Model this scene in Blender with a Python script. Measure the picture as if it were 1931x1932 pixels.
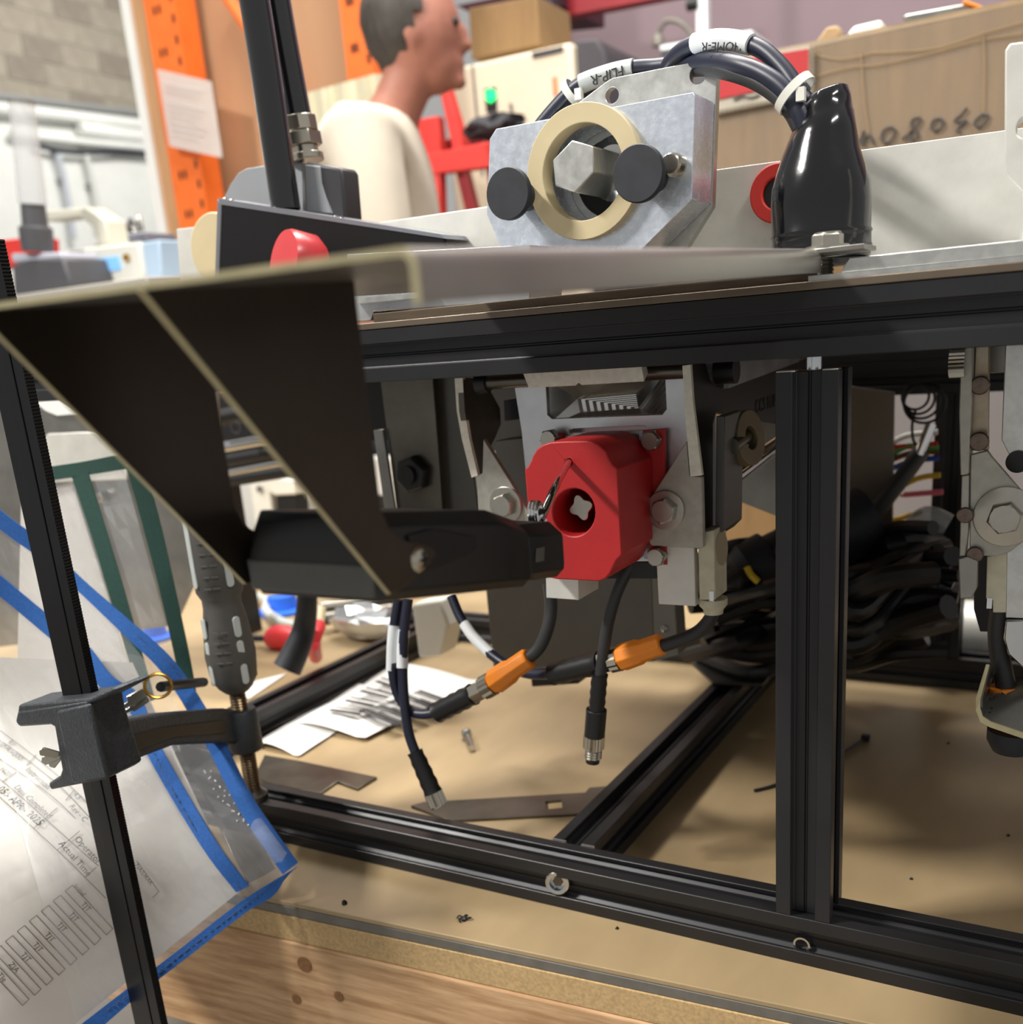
import bpy, bmesh, math, random
from mathutils import Vector as V, Matrix
from mathutils.geometry import tessellate_polygon

for o in list(bpy.data.objects): bpy.data.objects.remove(o)
scene = bpy.context.scene
col = scene.collection
random.seed(7)

# ------------------------------------------------------------------ camera
F, PX, PY = 1893.778, 980.728, 1210.354          # focal length and principal point, pixels of 1931 x 1932
CAM = V((0.13923, -0.49638, 0.35289))
RX = V((0.86935774, 0.48850968, -0.07466869))     # image right
RD = V((0.07978003, -0.28784939, -0.95434683))    # image down
RF = V((-0.48770100, 0.82371174, -0.28921741))    # forward
cam_d = bpy.data.cameras.new('camera')
cam = bpy.data.objects.new('camera', cam_d); col.objects.link(cam)
m3 = Matrix((RX, -RD, -RF)).transposed()
cam.matrix_world = Matrix.Translation(CAM) @ m3.to_4x4()
cam_d.sensor_fit = 'HORIZONTAL'; cam_d.sensor_width = 36
cam_d.lens = F / 1931 * 36
cam_d.shift_x = (965.5 - PX) / 1931; cam_d.shift_y = (PY - 966) / 1931
cam_d.clip_start = 0.01; cam_d.clip_end = 60
cam_d.dof.use_dof = True; cam_d.dof.focus_distance = 0.53; cam_d.dof.aperture_fstop = 8.6
scene.camera = cam

# ------------------------------------------------------------------ light and exposure
world = bpy.data.worlds.new('world'); scene.world = world; world.use_nodes = True
bg = world.node_tree.nodes['Background']; bg.inputs[0].default_value = (1.0, .98, .95, 1); bg.inputs[1].default_value = .42
def area(name, loc, target, sx, sy, power, colr=(1, .965, .91)):
    d = bpy.data.lights.new(name, 'AREA'); d.shape = 'RECTANGLE'; d.size = sx; d.size_y = sy; d.energy = power; d.color = colr
    o = bpy.data.objects.new(name, d); col.objects.link(o); o.location = loc
    o.rotation_euler = (V(target) - V(loc)).to_track_quat('-Z', 'Y').to_euler(); return o
area('ceiling_lamp_key', (-1.75, -1.35, 2.3), (0, 0, .2), .5, .2, 104)
area('right_fill', (1.7, -.6, 2.8), (0, 0, .2), 1.2, .2, 50)  # added fill light from the right
area('ceiling_lamp_behind', (-.45, 1.0, 3.0), (-.2, 0, .2), 1.2, .2, 70)
area('ceiling_lamp_left', (-1.2, .5, 2.9), (-.5, 0, 0), 1.2, .3, 34)
area('hall_fill', (-2.2, 2.0, 3.4), (-2.0, 2.2, 0), 1.6, .6, 48)  # added to brighten the hall behind
area('far_wall_fill', (-5.6, 6.0, 3.9), (-8.5, 6.6, 1.8), 2.4, .6, 125)  # added to brighten the far left wall
area('ceiling_lamp_hall_right', (-.6, 1.9, 3.1), (-.9, 2.6, 0), 1.6, .5, 46)
vs = scene.view_settings
vs.view_transform = 'Standard'; vs.look = 'None'; vs.gamma = 1; vs.use_curve_mapping = False; vs.exposure = 0.0

# ------------------------------------------------------------------ pixel rays
def ray(u, v): return RX * ((u - PX) / F) + RD * ((v - PY) / F) + RF
def aY(u, v, Y): d = ray(u, v); return CAM + d * ((Y - CAM.y) / d.y)
def aX(u, v, X): d = ray(u, v); return CAM + d * ((X - CAM.x) / d.x)
def aZ(u, v, Z): d = ray(u, v); return CAM + d * ((Z - CAM.z) / d.z)
def aP(u, v, P, N): d = ray(u, v); return CAM + d * ((P - CAM).dot(N) / d.dot(N))
def aD(u, v, D): d = ray(u, v); return CAM + d * D          # D metres along the optical axis
def Ys(pts, Y): return [aY(u, v, Y) for u, v in pts]
def Xs(pts, X): return [aX(u, v, X) for u, v in pts]
def Zs(pts, Z): return [aZ(u, v, Z) for u, v in pts]
EX, EY, EZ = V((1, 0, 0)), V((0, 1, 0)), V((0, 0, 1))

# ------------------------------------------------------------------ materials
def lin(c):
    r = []
    for x in c[:3]:
        x /= 255.0
        r.append(x / 12.92 if x <= .04045 else ((x + .055) / 1.055) ** 2.4)
    return tuple(r) + (1,)
MATS = {}
def mat(name, c, rough=.5, metal=0., var=.12, scale=60, stretch=(1, 1, 1), bump=0., bscale=None, spec=.5, coat=0., trans=0., alpha=1., emit=None, estr=0., c2=None, lo=.35, hi=.65, rvar=0.):
    m = bpy.data.materials.new(name); m.use_nodes = True; nt = m.node_tree; N = nt.nodes; L = nt.links
    b = N['Principled BSDF']
    b.inputs['Roughness'].default_value = rough; b.inputs['Metallic'].default_value = metal
    b.inputs['Specular IOR Level'].default_value = spec; b.inputs['Coat Weight'].default_value = coat
    b.inputs['Transmission Weight'].default_value = trans; b.inputs['Alpha'].default_value = alpha
    base = lin(c)
    if c2 is None: k1 = tuple(x * (1 - var) for x in base[:3]) + (1,); k2 = tuple(min(1, x * (1 + var)) for x in base[:3]) + (1,)
    else: k1 = base; k2 = lin(c2)
    tc = N.new('ShaderNodeTexCoord'); mp = N.new('ShaderNodeMapping'); mp.inputs['Scale'].default_value = stretch
    L.new(tc.outputs['Object'], mp.inputs['Vector'])
    no = N.new('ShaderNodeTexNoise'); no.inputs['Scale'].default_value = scale; no.inputs['Detail'].default_value = 5; no.inputs['Roughness'].default_value = .6
    L.new(mp.outputs['Vector'], no.inputs['Vector'])
    cr = N.new('ShaderNodeValToRGB'); cr.color_ramp.elements[0].position = lo; cr.color_ramp.elements[1].position = hi
    cr.color_ramp.elements[0].color = k1; cr.color_ramp.elements[1].color = k2
    L.new(no.outputs['Fac'], cr.inputs['Fac']); L.new(cr.outputs['Color'], b.inputs['Base Color'])
    if rvar:
        mr = N.new('ShaderNodeMapRange'); mr.inputs[3].default_value = max(0, rough - rvar); mr.inputs[4].default_value = min(1, rough + rvar)
        L.new(no.outputs['Fac'], mr.inputs[0]); L.new(mr.outputs[0], b.inputs['Roughness'])
    if bump:
        n2 = N.new('ShaderNodeTexNoise'); n2.inputs['Scale'].default_value = bscale or scale; n2.inputs['Detail'].default_value = 4
        L.new(mp.outputs['Vector'], n2.inputs['Vector'])
        bu = N.new('ShaderNodeBump'); bu.inputs['Strength'].default_value = bump; bu.inputs['Distance'].default_value = .002
        L.new(n2.outputs['Fac'], bu.inputs['Height']); L.new(bu.outputs['Normal'], b.inputs['Normal'])
    if emit: b.inputs['Emission Color'].default_value = lin(emit); b.inputs['Emission Strength'].default_value = estr
    MATS[name] = m; return m

mat('black_anodised', (42, 42, 44), .38, .35, .08, 25, (1, 1, 1), rvar=.06)
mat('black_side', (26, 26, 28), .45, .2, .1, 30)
mat('cut_alu', (225, 225, 220), .3, .9, .08, 90)
mat('alu_brushed', (205, 206, 202), .34, .9, .1, 140, (1, 14, 1), rvar=.08)
mat('alu_plate', (200, 203, 206), .3, .85, .1, 35, rvar=.1)
mat('alu_scratched', (218, 226, 238), .26, .62, .08, 220, (1, 1, 1), bump=.06, bscale=400, rvar=.12)
mat('alu_matt', (214, 213, 206), .5, .4, .07, 40)
mat('sanded', (232, 229, 214), .5, .3, .08, 260)
mat('stainless', (150, 148, 142), .32, .9, .12, 30, rvar=.08)
mat('stainless_dark', (104, 100, 92), .3, .85, .14, 30, rvar=.06)
mat('stainless_bright', (205, 205, 202), .14, 1., .06, 20)
mat('steel_sheet', (170, 167, 160), .3, .85, .1, 14, rvar=.08)
mat('steel_edge', (196, 186, 148), .42, .7, .08, 120)
mat('steel_blast', (172, 170, 160), .5, .7, .1, 160, rvar=.06)
mat('bolt_steel', (178, 174, 164), .3, .95, .08, 80)
mat('nickel', (190, 184, 170), .22, 1., .06, 60)
mat('zinc', (200, 205, 208), .15, 1., .06, 60)
mat('chrome', (220, 220, 220), .08, 1., .03, 40)
mat('red_print', (176, 30, 32), .5, 0, .06, 30, (1, 1, 1), bump=.05, bscale=900)
mat('black_plastic', (17, 17, 19), .42, 0, .12, 50)
mat('black_gloss', (12, 13, 17), .14, 0, .1, 30, bump=.12, bscale=60, coat=.3)
mat('grey_plastic', (84, 84, 80), .5, 0, .08, 60)
mat('grip_grey', (74, 72, 68), .6, 0, .08, 80)
mat('grip_light', (178, 184, 180), .5, 0, .06, 60)
mat('cast_black', (56, 60, 64), .5, .3, .14, 260, bump=.35, bscale=500)
mat('bar_black', (20, 20, 22), .24, .5, .1, 20)
mat('peek', (206, 190, 152), .45, 0, .05, 20)
mat('rubber', (34, 37, 44), .62, 0, .25, 90, (1, 1, 1), rvar=.12)
mat('hose_gloss', (8, 9, 12), .12, 0, .1, 30, coat=1.)
mat('cable_black', (44, 45, 46), .5, 0, .08, 40)
mat('cable_blue', (26, 30, 50), .42, 0, .08, 40)
mat('label_white', (226, 230, 232), .4, 0, .03, 40)
mat('zip_white', (226, 226, 218), .45, 0, .04, 40)
mat('orange_plastic', (236, 136, 32), .45, 0, .06, 40)
mat('orange_paint', (236, 112, 40), .45, 0, .08, 12)
mat('plywood', (174, 151, 115), .42, 0, .1, 9, (1, .35, 1), c2=(154, 133, 100), bump=.04, bscale=80, rvar=.06)
mat('mdf', (190, 160, 114), .85, 0, .16, 420)
mat('lumber', (170, 130, 90), .7, 0, .2, 26, (.35, 7, 7), c2=(210, 172, 130), bump=.1, bscale=60)
mat('trim_grey', (116, 112, 104), .55, .3, .1, 80)
mat('white_paint', (236, 238, 234), .5, 0, .03, 6)
mat('paper', (236, 234, 230), .8, 0, .02, 20)
mat('ink', (40, 38, 38), .8, 0, .05, 20)
mat('ink_grey', (88, 84, 82), .8, 0, .05, 20)
mat('blue_web', (38, 98, 176), .75, 0, .12, 500, (1, 1, 1), bump=.4, bscale=1400)
mat('green_web', (16, 62, 52), .75, 0, .14, 500, bump=.4, bscale=1400)
mat('brass', (186, 140, 58), .25, 1., .06, 60)
mat('red_paint', (214, 52, 44), .5, 0, .06, 20)
mat('red_dark', (140, 26, 36), .5, 0, .08, 20)

# ------------------------------------------------------------------ mesh helpers
def BM(): return bmesh.new()
def prism(bm, pts, vec, holes=()):
    loops = [[V(p) for p in pts]] + [[V(p) for p in h] for h in holes]
    vec = V(vec)
    n = V((0, 0, 0)); L0 = loops[0]
    for i in range(len(L0)): n += L0[i].cross(L0[(i + 1) % len(L0)])
    flip = n.dot(vec) > 0
    if holes:
        k0 = len(bm.faces); nn = vec.normalized()
        rings = []
        for off, nv in ((V((0, 0, 0)), -nn), (vec, nn)):
            es = []; lv = []
            for l in loops:
                vs_ = [bm.verts.new(p + off) for p in l]; lv.append(vs_)
                es += [bm.edges.new((vs_[i], vs_[(i + 1) % len(l)])) for i in range(len(l))]
            bmesh.ops.triangle_fill(bm, use_beauty=True, use_dissolve=False, edges=es, normal=nv); rings.append(lv)
        for la, lb in zip(*rings):
            m = len(la)
            for i in range(m):
                j = (i + 1) % m; bm.faces.new((la[i], la[j], lb[j], lb[i]))
        bmesh.ops.recalc_face_normals(bm, faces=bm.faces[:])
        return
    a = [bm.verts.new(p) for p in L0]; b = [bm.verts.new(p + vec) for p in L0]
    m = len(L0)
    bm.faces.new(list(reversed(a)) if flip else a); bm.faces.new(b if flip else list(reversed(b)))
    for i in range(m):
        j = (i + 1) % m
        bm.faces.new((a[i], a[j], b[j], b[i]) if flip else (a[j], a[i], b[i], b[j]))
def box(bm, lo, hi):
    x0, y0, z0 = lo; x1, y1, z1 = hi
    prism(bm, [(x0, y0, z0), (x1, y0, z0), (x1, y1, z0), (x0, y1, z0)], (0, 0, z1 - z0))
def frame_of(d):
    d = V(d).normalized(); up = EZ if abs(d.z) < .9 else EX
    x = up.cross(d).normalized(); return x, d.cross(x)
def lathe(bm, p, axis, prof, n=28, xdir=None):
    """prof: list of (t along axis, radius); caps where radius > 0"""
    p = V(p); d = V(axis).normalized(); x, y = frame_of(d)
    if xdir is not None: x = (V(xdir) - d * V(xdir).dot(d)).normalized(); y = d.cross(x)
    rings = []
    for t, r in prof:
        if r <= 1e-7: rings.append([bm.verts.new(p + d * t)])
        else: rings.append([bm.verts.new(p + d * t + (x * math.cos(2 * math.pi * i / n) + y * math.sin(2 * math.pi * i / n)) * r) for i in range(n)])
    for a, b in zip(rings, rings[1:]):
        if len(a) == 1 and len(b) == 1: continue
        for i in range(n):
            j = (i + 1) % n
            if len(a) == 1: bm.faces.new((a[0], b[j], b[i]))
            elif len(b) == 1: bm.faces.new((a[i], a[j], b[0]))
            else: bm.faces.new((a[i], a[j], b[j], b[i]))
    if len(rings[0]) > 1: bm.faces.new(list(reversed(rings[0])))
    if len(rings[-1]) > 1: bm.faces.new(rings[-1])
def cyl(bm, p0, p1, r0, r1=None, n=24, xdir=None):
    p0 = V(p0); p1 = V(p1); d = p1 - p0
    lathe(bm, p0, d, [(0, r0), (d.length, r0 if r1 is None else r1)], n, xdir)
def ringm(bm, p, axis, ri, ro, t, n=36):
    p = V(p); d = V(axis).normalized(); x, y = frame_of(d); R = []
    for tt, r in ((0, ri), (0, ro), (t, ro), (t, ri)):
        R.append([bm.verts.new(p + d * tt + (x * math.cos(2 * math.pi * i / n) + y * math.sin(2 * math.pi * i / n)) * r) for i in range(n)])
    for k in range(4):
        a, b = R[k], R[(k + 1) % 4]
        for i in range(n):
            j = (i + 1) % n; bm.faces.new((a[i], a[j], b[j], b[i]))
    bmesh.ops.recalc_face_normals(bm, faces=bm.faces[:])
def smooth_path(pts, k=6, closed=False):
    P = [V(p) for p in pts]; out = []; n = len(P)
    for i in range(n if closed else n - 1):
        if closed: p0, p1, p2, p3 = P[i - 1], P[i], P[(i + 1) % n], P[(i + 2) % n]
        else: p0, p1, p2, p3 = P[max(i - 1, 0)], P[i], P[i + 1], P[min(i + 2, n - 1)]
        for s in range(k):
            t = s / k
            out.append(.5 * ((2 * p1) + (p2 - p0) * t + (2 * p0 - 5 * p1 + 4 * p2 - p3) * t * t + (3 * p1 - p0 - 3 * p2 + p3) * t ** 3))
    if not closed: out.append(P[-1])
    return out
def tube(bm, pts, r, n=12, k=6, smooth=True, flat=None):
    P = smooth_path(pts, k) if smooth and len(pts) > 2 else [V(p) for p in pts]
    m = len(P); rad = r if callable(r) else (lambda t: r)
    T = [(P[min(i + 1, m - 1)] - P[max(i - 1, 0)]).normalized() for i in range(m)]
    x, y = frame_of(T[0]); rings = []
    for i in range(m):
        x = (x - T[i] * x.dot(T[i])).normalized(); y = T[i].cross(x); rr = rad(i / (m - 1))
        rings.append([bm.verts.new(P[i] + (x * math.cos(2 * math.pi * a / n) + y * math.sin(2 * math.pi * a / n)) * rr) for a in range(n)])
    for a, b in zip(rings, rings[1:]):
        for i in range(n): bm.faces.new((a[i], a[(i + 1) % n], b[(i + 1) % n], b[i]))
    bm.faces.new(list(reversed(rings[0]))); bm.faces.new(rings[-1])
def strip(bm, left, right, thick=None):
    """ribbon between two polylines; thick = offset vector for the second side"""
    a = [bm.verts.new(p) for p in left]; b = [bm.verts.new(p) for p in right]
    for i in range(len(a) - 1): bm.faces.new((a[i], b[i], b[i + 1], a[i + 1]))
    if thick is not None:
        t = V(thick)
        c = [bm.verts.new(V(p) + t) for p in left]; d = [bm.verts.new(V(p) + t) for p in right]; n = len(a)
        for i in range(n - 1):
            bm.faces.new((c[i + 1], d[i + 1], d[i], c[i])); bm.faces.new((a[i + 1], c[i + 1], c[i], a[i])); bm.faces.new((b[i], d[i], d[i + 1], b[i + 1]))
        bm.faces.new((a[0], c[0], d[0], b[0])); bm.faces.new((b[-1], d[-1], c[-1], a[-1]))
        bmesh.ops.recalc_face_normals(bm, faces=bm.faces[:])

def wloc(o):
    p = V((0, 0, 0))
    while o is not None: p += o.location; o = o.parent
    return p
def add(bm, name, material, parent=None, bevel=0., smooth=35, label=None, cat=None, group=None, kind=None, seg=2):
    me = bpy.data.meshes.new(name); bm.normal_update(); bm.to_mesh(me); bm.free()
    lo = V((1e9,) * 3); hi = V((-1e9,) * 3)
    for v in me.vertices:
        for k in range(3): lo[k] = min(lo[k], v.co[k]); hi[k] = max(hi[k], v.co[k])
    c = V(((lo.x + hi.x) / 2, (lo.y + hi.y) / 2, lo.z))
    me.transform(Matrix.Translation(-c))
    o = bpy.data.objects.new(name, me); col.objects.link(o); me.materials.append(MATS[material] if isinstance(material, str) else material)
    if smooth:
        me.polygons.foreach_set('use_smooth', [True] * len(me.polygons)); me.set_sharp_from_angle(angle=math.radians(smooth))
    if bevel:
        b = o.modifiers.new('bevel', 'BEVEL'); b.width = bevel; b.segments = seg; b.limit_method = 'ANGLE'; b.angle_limit = math.radians(38)
    if parent is not None: o.parent = parent; o.location = c - wloc(parent)
    else: o.location = c
    tag(o, label, cat, group, kind)
    return o
def tag(o, label=None, cat=None, group=None, kind=None):
    if label: o['label'] = label
    if cat: o['category'] = cat
    if group: o['group'] = group
    if kind: o['kind'] = kind
    return o
def thing(name, loc, label, cat, group=None):
    o = bpy.data.objects.new(name, None); col.objects.link(o); o.location = loc; o.empty_display_size = .02
    return tag(o, label, cat, group)
def text_mesh(body, size, org, xd, yd, ext=.0002, align='CENTER', bold=0.):
    cu = bpy.data.curves.new('lettering', 'FONT'); cu.body = body; cu.size = size; cu.extrude = ext; cu.align_x = align; cu.align_y = 'CENTER'; cu.resolution_u = 2; cu.offset = bold
    o = bpy.data.objects.new('tmp', cu); col.objects.link(o)
    me = bpy.data.meshes.new_from_object(o); bpy.data.objects.remove(o); bpy.data.curves.remove(cu)
    xd = V(xd).normalized(); yd = V(yd); yd = (yd - xd * yd.dot(xd)).normalized(); zd = xd.cross(yd)
    M = Matrix((xd, yd, zd)).transposed().to_4x4(); M.translation = V(org)
    me.transform(M); bm = bmesh.new(); bm.from_mesh(me); bpy.data.meshes.remove(me); return bm

def hex_bolt(parent, p, axis, af, h, washer=None, wt=.0012, name='bolt', m='bolt_steel', xdir=None, wm='bolt_steel'):
    """bolt head standing on p, pointing along axis"""
    p = V(p); d = V(axis).normalized()
    if washer:
        bm = BM(); lathe(bm, p, d, [(0, washer), (wt * .8, washer), (wt, washer * .96), (wt, 0)], 36); add(bm, 'washer', wm, parent)
        p = p + d * wt
    bm = BM(); r = af / 2 / math.cos(math.pi / 6)
    lathe(bm, p, d, [(0, r), (h * .82, r), (h, r * .84)], 6, xdir)
    o = add(bm, name, m, parent, bevel=af * .02)
    bm = BM(); lathe(bm, p + d * h * .9, d, [(0, af * .46), (h * .16, af * .46), (h * .16, af * .4), (h * .13, 0)], 24); add(bm, 'bolt_face', m, o)
    return o

# ------------------------------------------------------------------ T-slot extrusion
S = .03
def tslot(p0, p1, xdir, name, parent):
    """extrusion with its cross-section spanning p0..p0 + S*x + S*y"""
    p0 = V(p0); p1 = V(p1); d = (p1 - p0); x = V(xdir).normalized(); y = d.normalized().cross(x)
    q = [(0, 0), (8.2, 0), (8.2, 2.6), (6.0, 2.6), (6.0, 4.2), (8.6, 6.6), (14.4, 6.6), (14.4, 7.3), (15, 7.3)]
    half = q + [(30 - a, b) for a, b in reversed(q[:-1])]
    pr = []
    for k in range(4):
        for a, b in half[:-1]:
            u, v = a - 15, b - 15
            for _ in range(k): u, v = -v, u
            pr.append((u + 15, v + 15))
    bm = BM(); prism(bm, [p0 + x * (a * .001) + y * (b * .001) for a, b in pr], d)
    return add(bm, name, 'black_anodised', parent, smooth=0, bevel=.0004, seg=1)
# ================================================================== workbench
wb = thing('workbench', (-.2, .4, -.2), 'plywood topped workbench with raw lumber and fibreboard edge under the machine', 'workbench')
BD = V((1, .0757, 0)).normalized(); BN = V((-BD.y, BD.x, 0)); B0 = V((0, -.0405, 0))
def bench_part(name, t0, t1, z0, z1, m, off=0., depth=1.12, bev=.0006):
    a = B0 + BD * t0 - BN * off; b = B0 + BD * t1 - BN * off
    bm = BM(); prism(bm, [a + EZ * z0, b + EZ * z0, b + BN * depth + EZ * z0, a + BN * depth + EZ * z0], EZ * (z1 - z0))
    return add(bm, name, m, wb, bevel=bev)
bench_part('tabletop', -1.3, .75, -.0035, 0, 'plywood')
bench_part('edge_band', -1.3, .75, -.0105, -.0036, 'trim_grey', .0003)
bench_part('fibreboard_edge', -1.3, .75, -.030, -.0106, 'mdf', .001)
bench_part('plank', -1.3, .75, -.125, -.0302, 'lumber', .0025, .04, .0015)
for u, v, lab in ((650, 1705, 'round black chip on the plywood edge below the pouch corner'), (876, 1736, 'ragged black swarf curl on the plywood edge below the slot nut'), (1165, 1752, 'small dark speck on the plywood edge near the slot nut'), (1903, 1577, 'dark speck on the plywood under the bent plate'), (1720, 1659, 'dark speck on the plywood beside the lower post end'), (1790, 1403, 'dark speck on the plywood beyond the black cable tie')):
    p = aZ(u, v, 0); bm = BM(); r = .0022 if u < 900 else .0011; rn = random.Random(u)
    lathe(bm, p, EZ, [(0, r), (r * .7, r * .9), (r * 1.3, r * .3), (r * 1.3, 0)], 7)
    for v_ in bm.verts: v_.co += V((rn.uniform(-.3, .3), rn.uniform(-.3, .3), 0)) * r
    if u == 876:
        for a in (0.3, 1.4, 2.9, 4.2): tube(bm, [p + EZ * .001, p + V((math.cos(a) * .004, math.sin(a) * .003, .002)), p + V((math.cos(a + .5) * .005, math.sin(a + .5) * .004, .0008))], .0006, 5, 3)
    add(bm, 'swarf_chip', 'black_plastic', None, label=lab, cat='chip', group='black chips on the plywood')
for k, (u, v, r) in enumerate(((575, 1820, .006), (560, 1885, .004), (640, 1880, .004))):
    p = aP(u, v, B0 - BN * .0026, BN)
    bm = BM(); lathe(bm, p, -BN, [(0, r), (.0003, r), (.0003, 0)], 16); add(bm, 'knot', mat('knot%d' % k, (132, 92, 56), .7, 0, .25, 300), wb)

# ================================================================== machine frame
H = .33367
XC = -.15994
fr = thing('machine_frame', (0, .01, 0), 'black slotted aluminium extrusion frame standing on the plywood bench', 'machine frame')
tslot((-.66, 0, 0), (.55, 0, 0), (0, 1, 0), 'bottom_rail', fr)
tslot((-.66, 0, H), (.55, 0, H), (0, 1, 0), 'top_rail', fr)
tslot((0, 0, .0302), (0, 0, .3272), (1, 0, 0), 'post', fr)
tslot((XC, .0302, 0), (XC, .486, 0), (0, 0, 1), 'cross_rail', fr)
for a, b in ((1044, 1068), (1097, 1120)):                       # bright saw cuts at the end of the cross rail
    p = aZ(a, 1583 + (a - 1044) * .22, .0304); q = aZ(b, 1583 + (b - 1044) * .22, .0304)
    bm = BM(); box(bm, (p.x, .0301, .0285), (q.x, .0312, .0308)); add(bm, 'cut_end', 'cut_alu', fr)
tslot((-.66, .487, 0), (.55, .487, 0), (0, 1, 0), 'back_bottom_rail', fr)
bx = aY(1745, 1240, .487).x
tslot((bx, .487, .0302), (bx, .487, .2768), (1, 0, 0), 'back_post', fr)
tslot((-.66, .487, .277), (.55, .487, .277), (0, 1, 0), 'back_top_rail', fr)
tslot((-.66, .487, .3072), (.55, .487, .3072), (0, 1, 0), 'back_top_rail', fr)
sl = aZ(486, 1372, 0); sr = aZ(735, 1247, 0); sx = (sl.x + sr.x) / 2
tslot((sx, .0302, 0), (sx, .486, 0), (0, 0, 1), 'side_rail', fr)
tslot((.0, .0302, H), (.0, .486, H), (0, 0, 1), 'top_cross_rail', fr)
# joint under the top rail: bright faces of the post end, joining screw
for a in ((1551, 1586, 692), (1464, 1500, 697)):
    p = aY(a[0], a[2], 0); q = aY(a[1], a[2], 0)
    bm = BM(); box(bm, (p.x, .0006, .3272), (min(q.x, .0295), .0075, .3279)); add(bm, 'cut_end', 'cut_alu', fr, bevel=.0003)
bm = BM(); cyl(bm, (.015, .015, .3272), (.015, .015, H), .004); add(bm, 'joining_screw', 'zinc', fr)
# slot nuts on the front of the bottom rail
p = aY(1049, 1667, .0)
bm = BM(); lathe(bm, p + EY * .004, V((.25, -1, .1)), [(0, .0078), (.0042, .0078), (.0048, .0070), (.0046, .0050), (.0012, .0044), (.0012, 0)], 32); o = add(bm, 'slot_nut', 'zinc', fr)
bm = BM(); lathe(bm, p + EY * .0035, V((.25, -1, .1)), [(0, .0036), (.0009, .0036), (.0009, 0)], 6); add(bm, 'nut_bore', 'stainless_dark', o)
p = aY(1514, 1781, .004)
bm = BM(); ringm(bm, p + EY * .001, -EY, .0036, .0048, .0022, 24); add(bm, 'slot_nut', 'zinc', fr)

# thin steel deck lying on the frame and the aluminium sole plates on it
mt = thing('deck_plate', (0, .1, .3639), 'thin brown steel deck sheet lying on the top rail', 'deck plate')
bm = BM(); box(bm, (-.66, -.0005, .36385), (.55, .12, .3675)); add(bm, 'sheet', mat('deck_brown', (118, 106, 92), .4, .7, .14, 14), mt, bevel=.0004)
bm = BM(); box(bm, (-.33, .1205, .36385), (.55, .47, .3675)); add(bm, 'sheet', 'deck_brown', mt, bevel=.0004)  # unseen rear deck sheet, placed to shade the bays below
# ================================================================== flip unit in the middle bay (red guard, arms, plates)
YA = .045
# ---- red printed guard
gd = thing('sensor_guard', aY(1090, 1090, 0), 'red printed guard box with a round viewing hole and wire hook', 'guard')
FRONT = [(990, 886), (996, 881), (1002, 870), (1006, 859), (1014, 847), (1024, 839), (1039, 834), (1060, 832.5), (1105, 831.5), (1117, 833.5), (1131, 841), (1143, 852), (1149, 866), (1156, 878), (1165, 885),
         (1174, 1047), (1164, 1057), (1158, 1069), (1151, 1083), (1143, 1092), (1131, 1097), (1049, 1093), (1030, 1088), (1018, 1070), (1004, 1058)]
def ell(cx, cy, rx, ry, n=30, a0=0): return [(cx + rx * math.cos(a0 + 2 * math.pi * i / n), cy + ry * math.sin(a0 + 2 * math.pi * i / n)) for i in range(n)]
hole = Ys(ell(1083, 967, 40, 45), 0)
wire = Ys(ell(1073, 872, 6.2, 7), 0)
bm = BM(); prism(bm, Ys(FRONT, 0), (0, .0485, 0), [hole, wire]); add(bm, 'guard_body', 'red_print', gd, bevel=.0008)
FL = [(1022, 820), (1058, 817), (1062, 836), (1212, 860), (1213, 812), (1253, 809), (1259, 1066), (1226, 1066), (1226, 1020), (1060, 1040), (1030, 1040)]
bm = BM(); prism(bm, Ys(FL, YA + .0042), (0, .004, 0)); add(bm, 'guard_flange', 'red_print', gd, bevel=.0004)
for u, v in ((1037, 829), (1228, 832), (1238, 1050)):
    hex_bolt(gd, aY(u + 5, v - 2, YA + .0042), -EY, .0105, .0058, name='bolt', xdir=(.4, 0, 1))
# what shows in the hole: a cross-slotted screw end on a stud
bm = BM(); cyl(bm, aY(1096, 958, .012) + EY * .006, aY(1096, 958, .012) + EY * .036, .0042); add(bm, 'stud', 'stainless', gd)
cx = aY(1096, 958, .012); pts = []
for i in range(32):
    a = 2 * math.pi * i / 32; r = .0078 * (.84 + .16 * math.cos(4 * (a - .3)))
    pts.append(cx + EX * (r * math.cos(a)) + EZ * (r * math.sin(a)))
bm = BM(); prism(bm, pts, (0, .006, 0)); add(bm, 'cross_head', 'bolt_steel', gd, bevel=.0005)
bm = BM(); cyl(bm, aY(1064, 925, .03), aY(1066, 1000, .03), .0016); add(bm, 'inner_rod', 'stainless', gd)

# ---- back plate with the window
bp = thing('window_plate', aY(1130, 1060, .058), 'bright aluminium plate with a window cutout behind the red guard', 'plate')
OUT = [(966, 700), (1300, 680), (1310, 900), (1312, 1058), (1010, 1062), (985, 820)]
WIN = [(1030, 726), (1255, 705), (1258, 772), (1250, 782), (1042, 790), (1033, 782)]
SLT = [(1072, 812), (1078, 809), (1214, 803), (1220, 806), (1219, 811), (1076, 818)]
bm = BM(); prism(bm, Ys(OUT, .0555), (0, .004, 0), [Ys(WIN, .0555), Ys(SLT, .0555)]); add(bm, 'plate_body', 'alu_plate', bp, bevel=.0003)
bm = BM(); prism(bm, Ys([(1062, 823), (1206, 817), (1216, 900), (1216, 1056), (1060, 1056)], .0535), (0, .0018, 0)); add(bm, 'inner_plate', 'alu_plate', bp)
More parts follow.
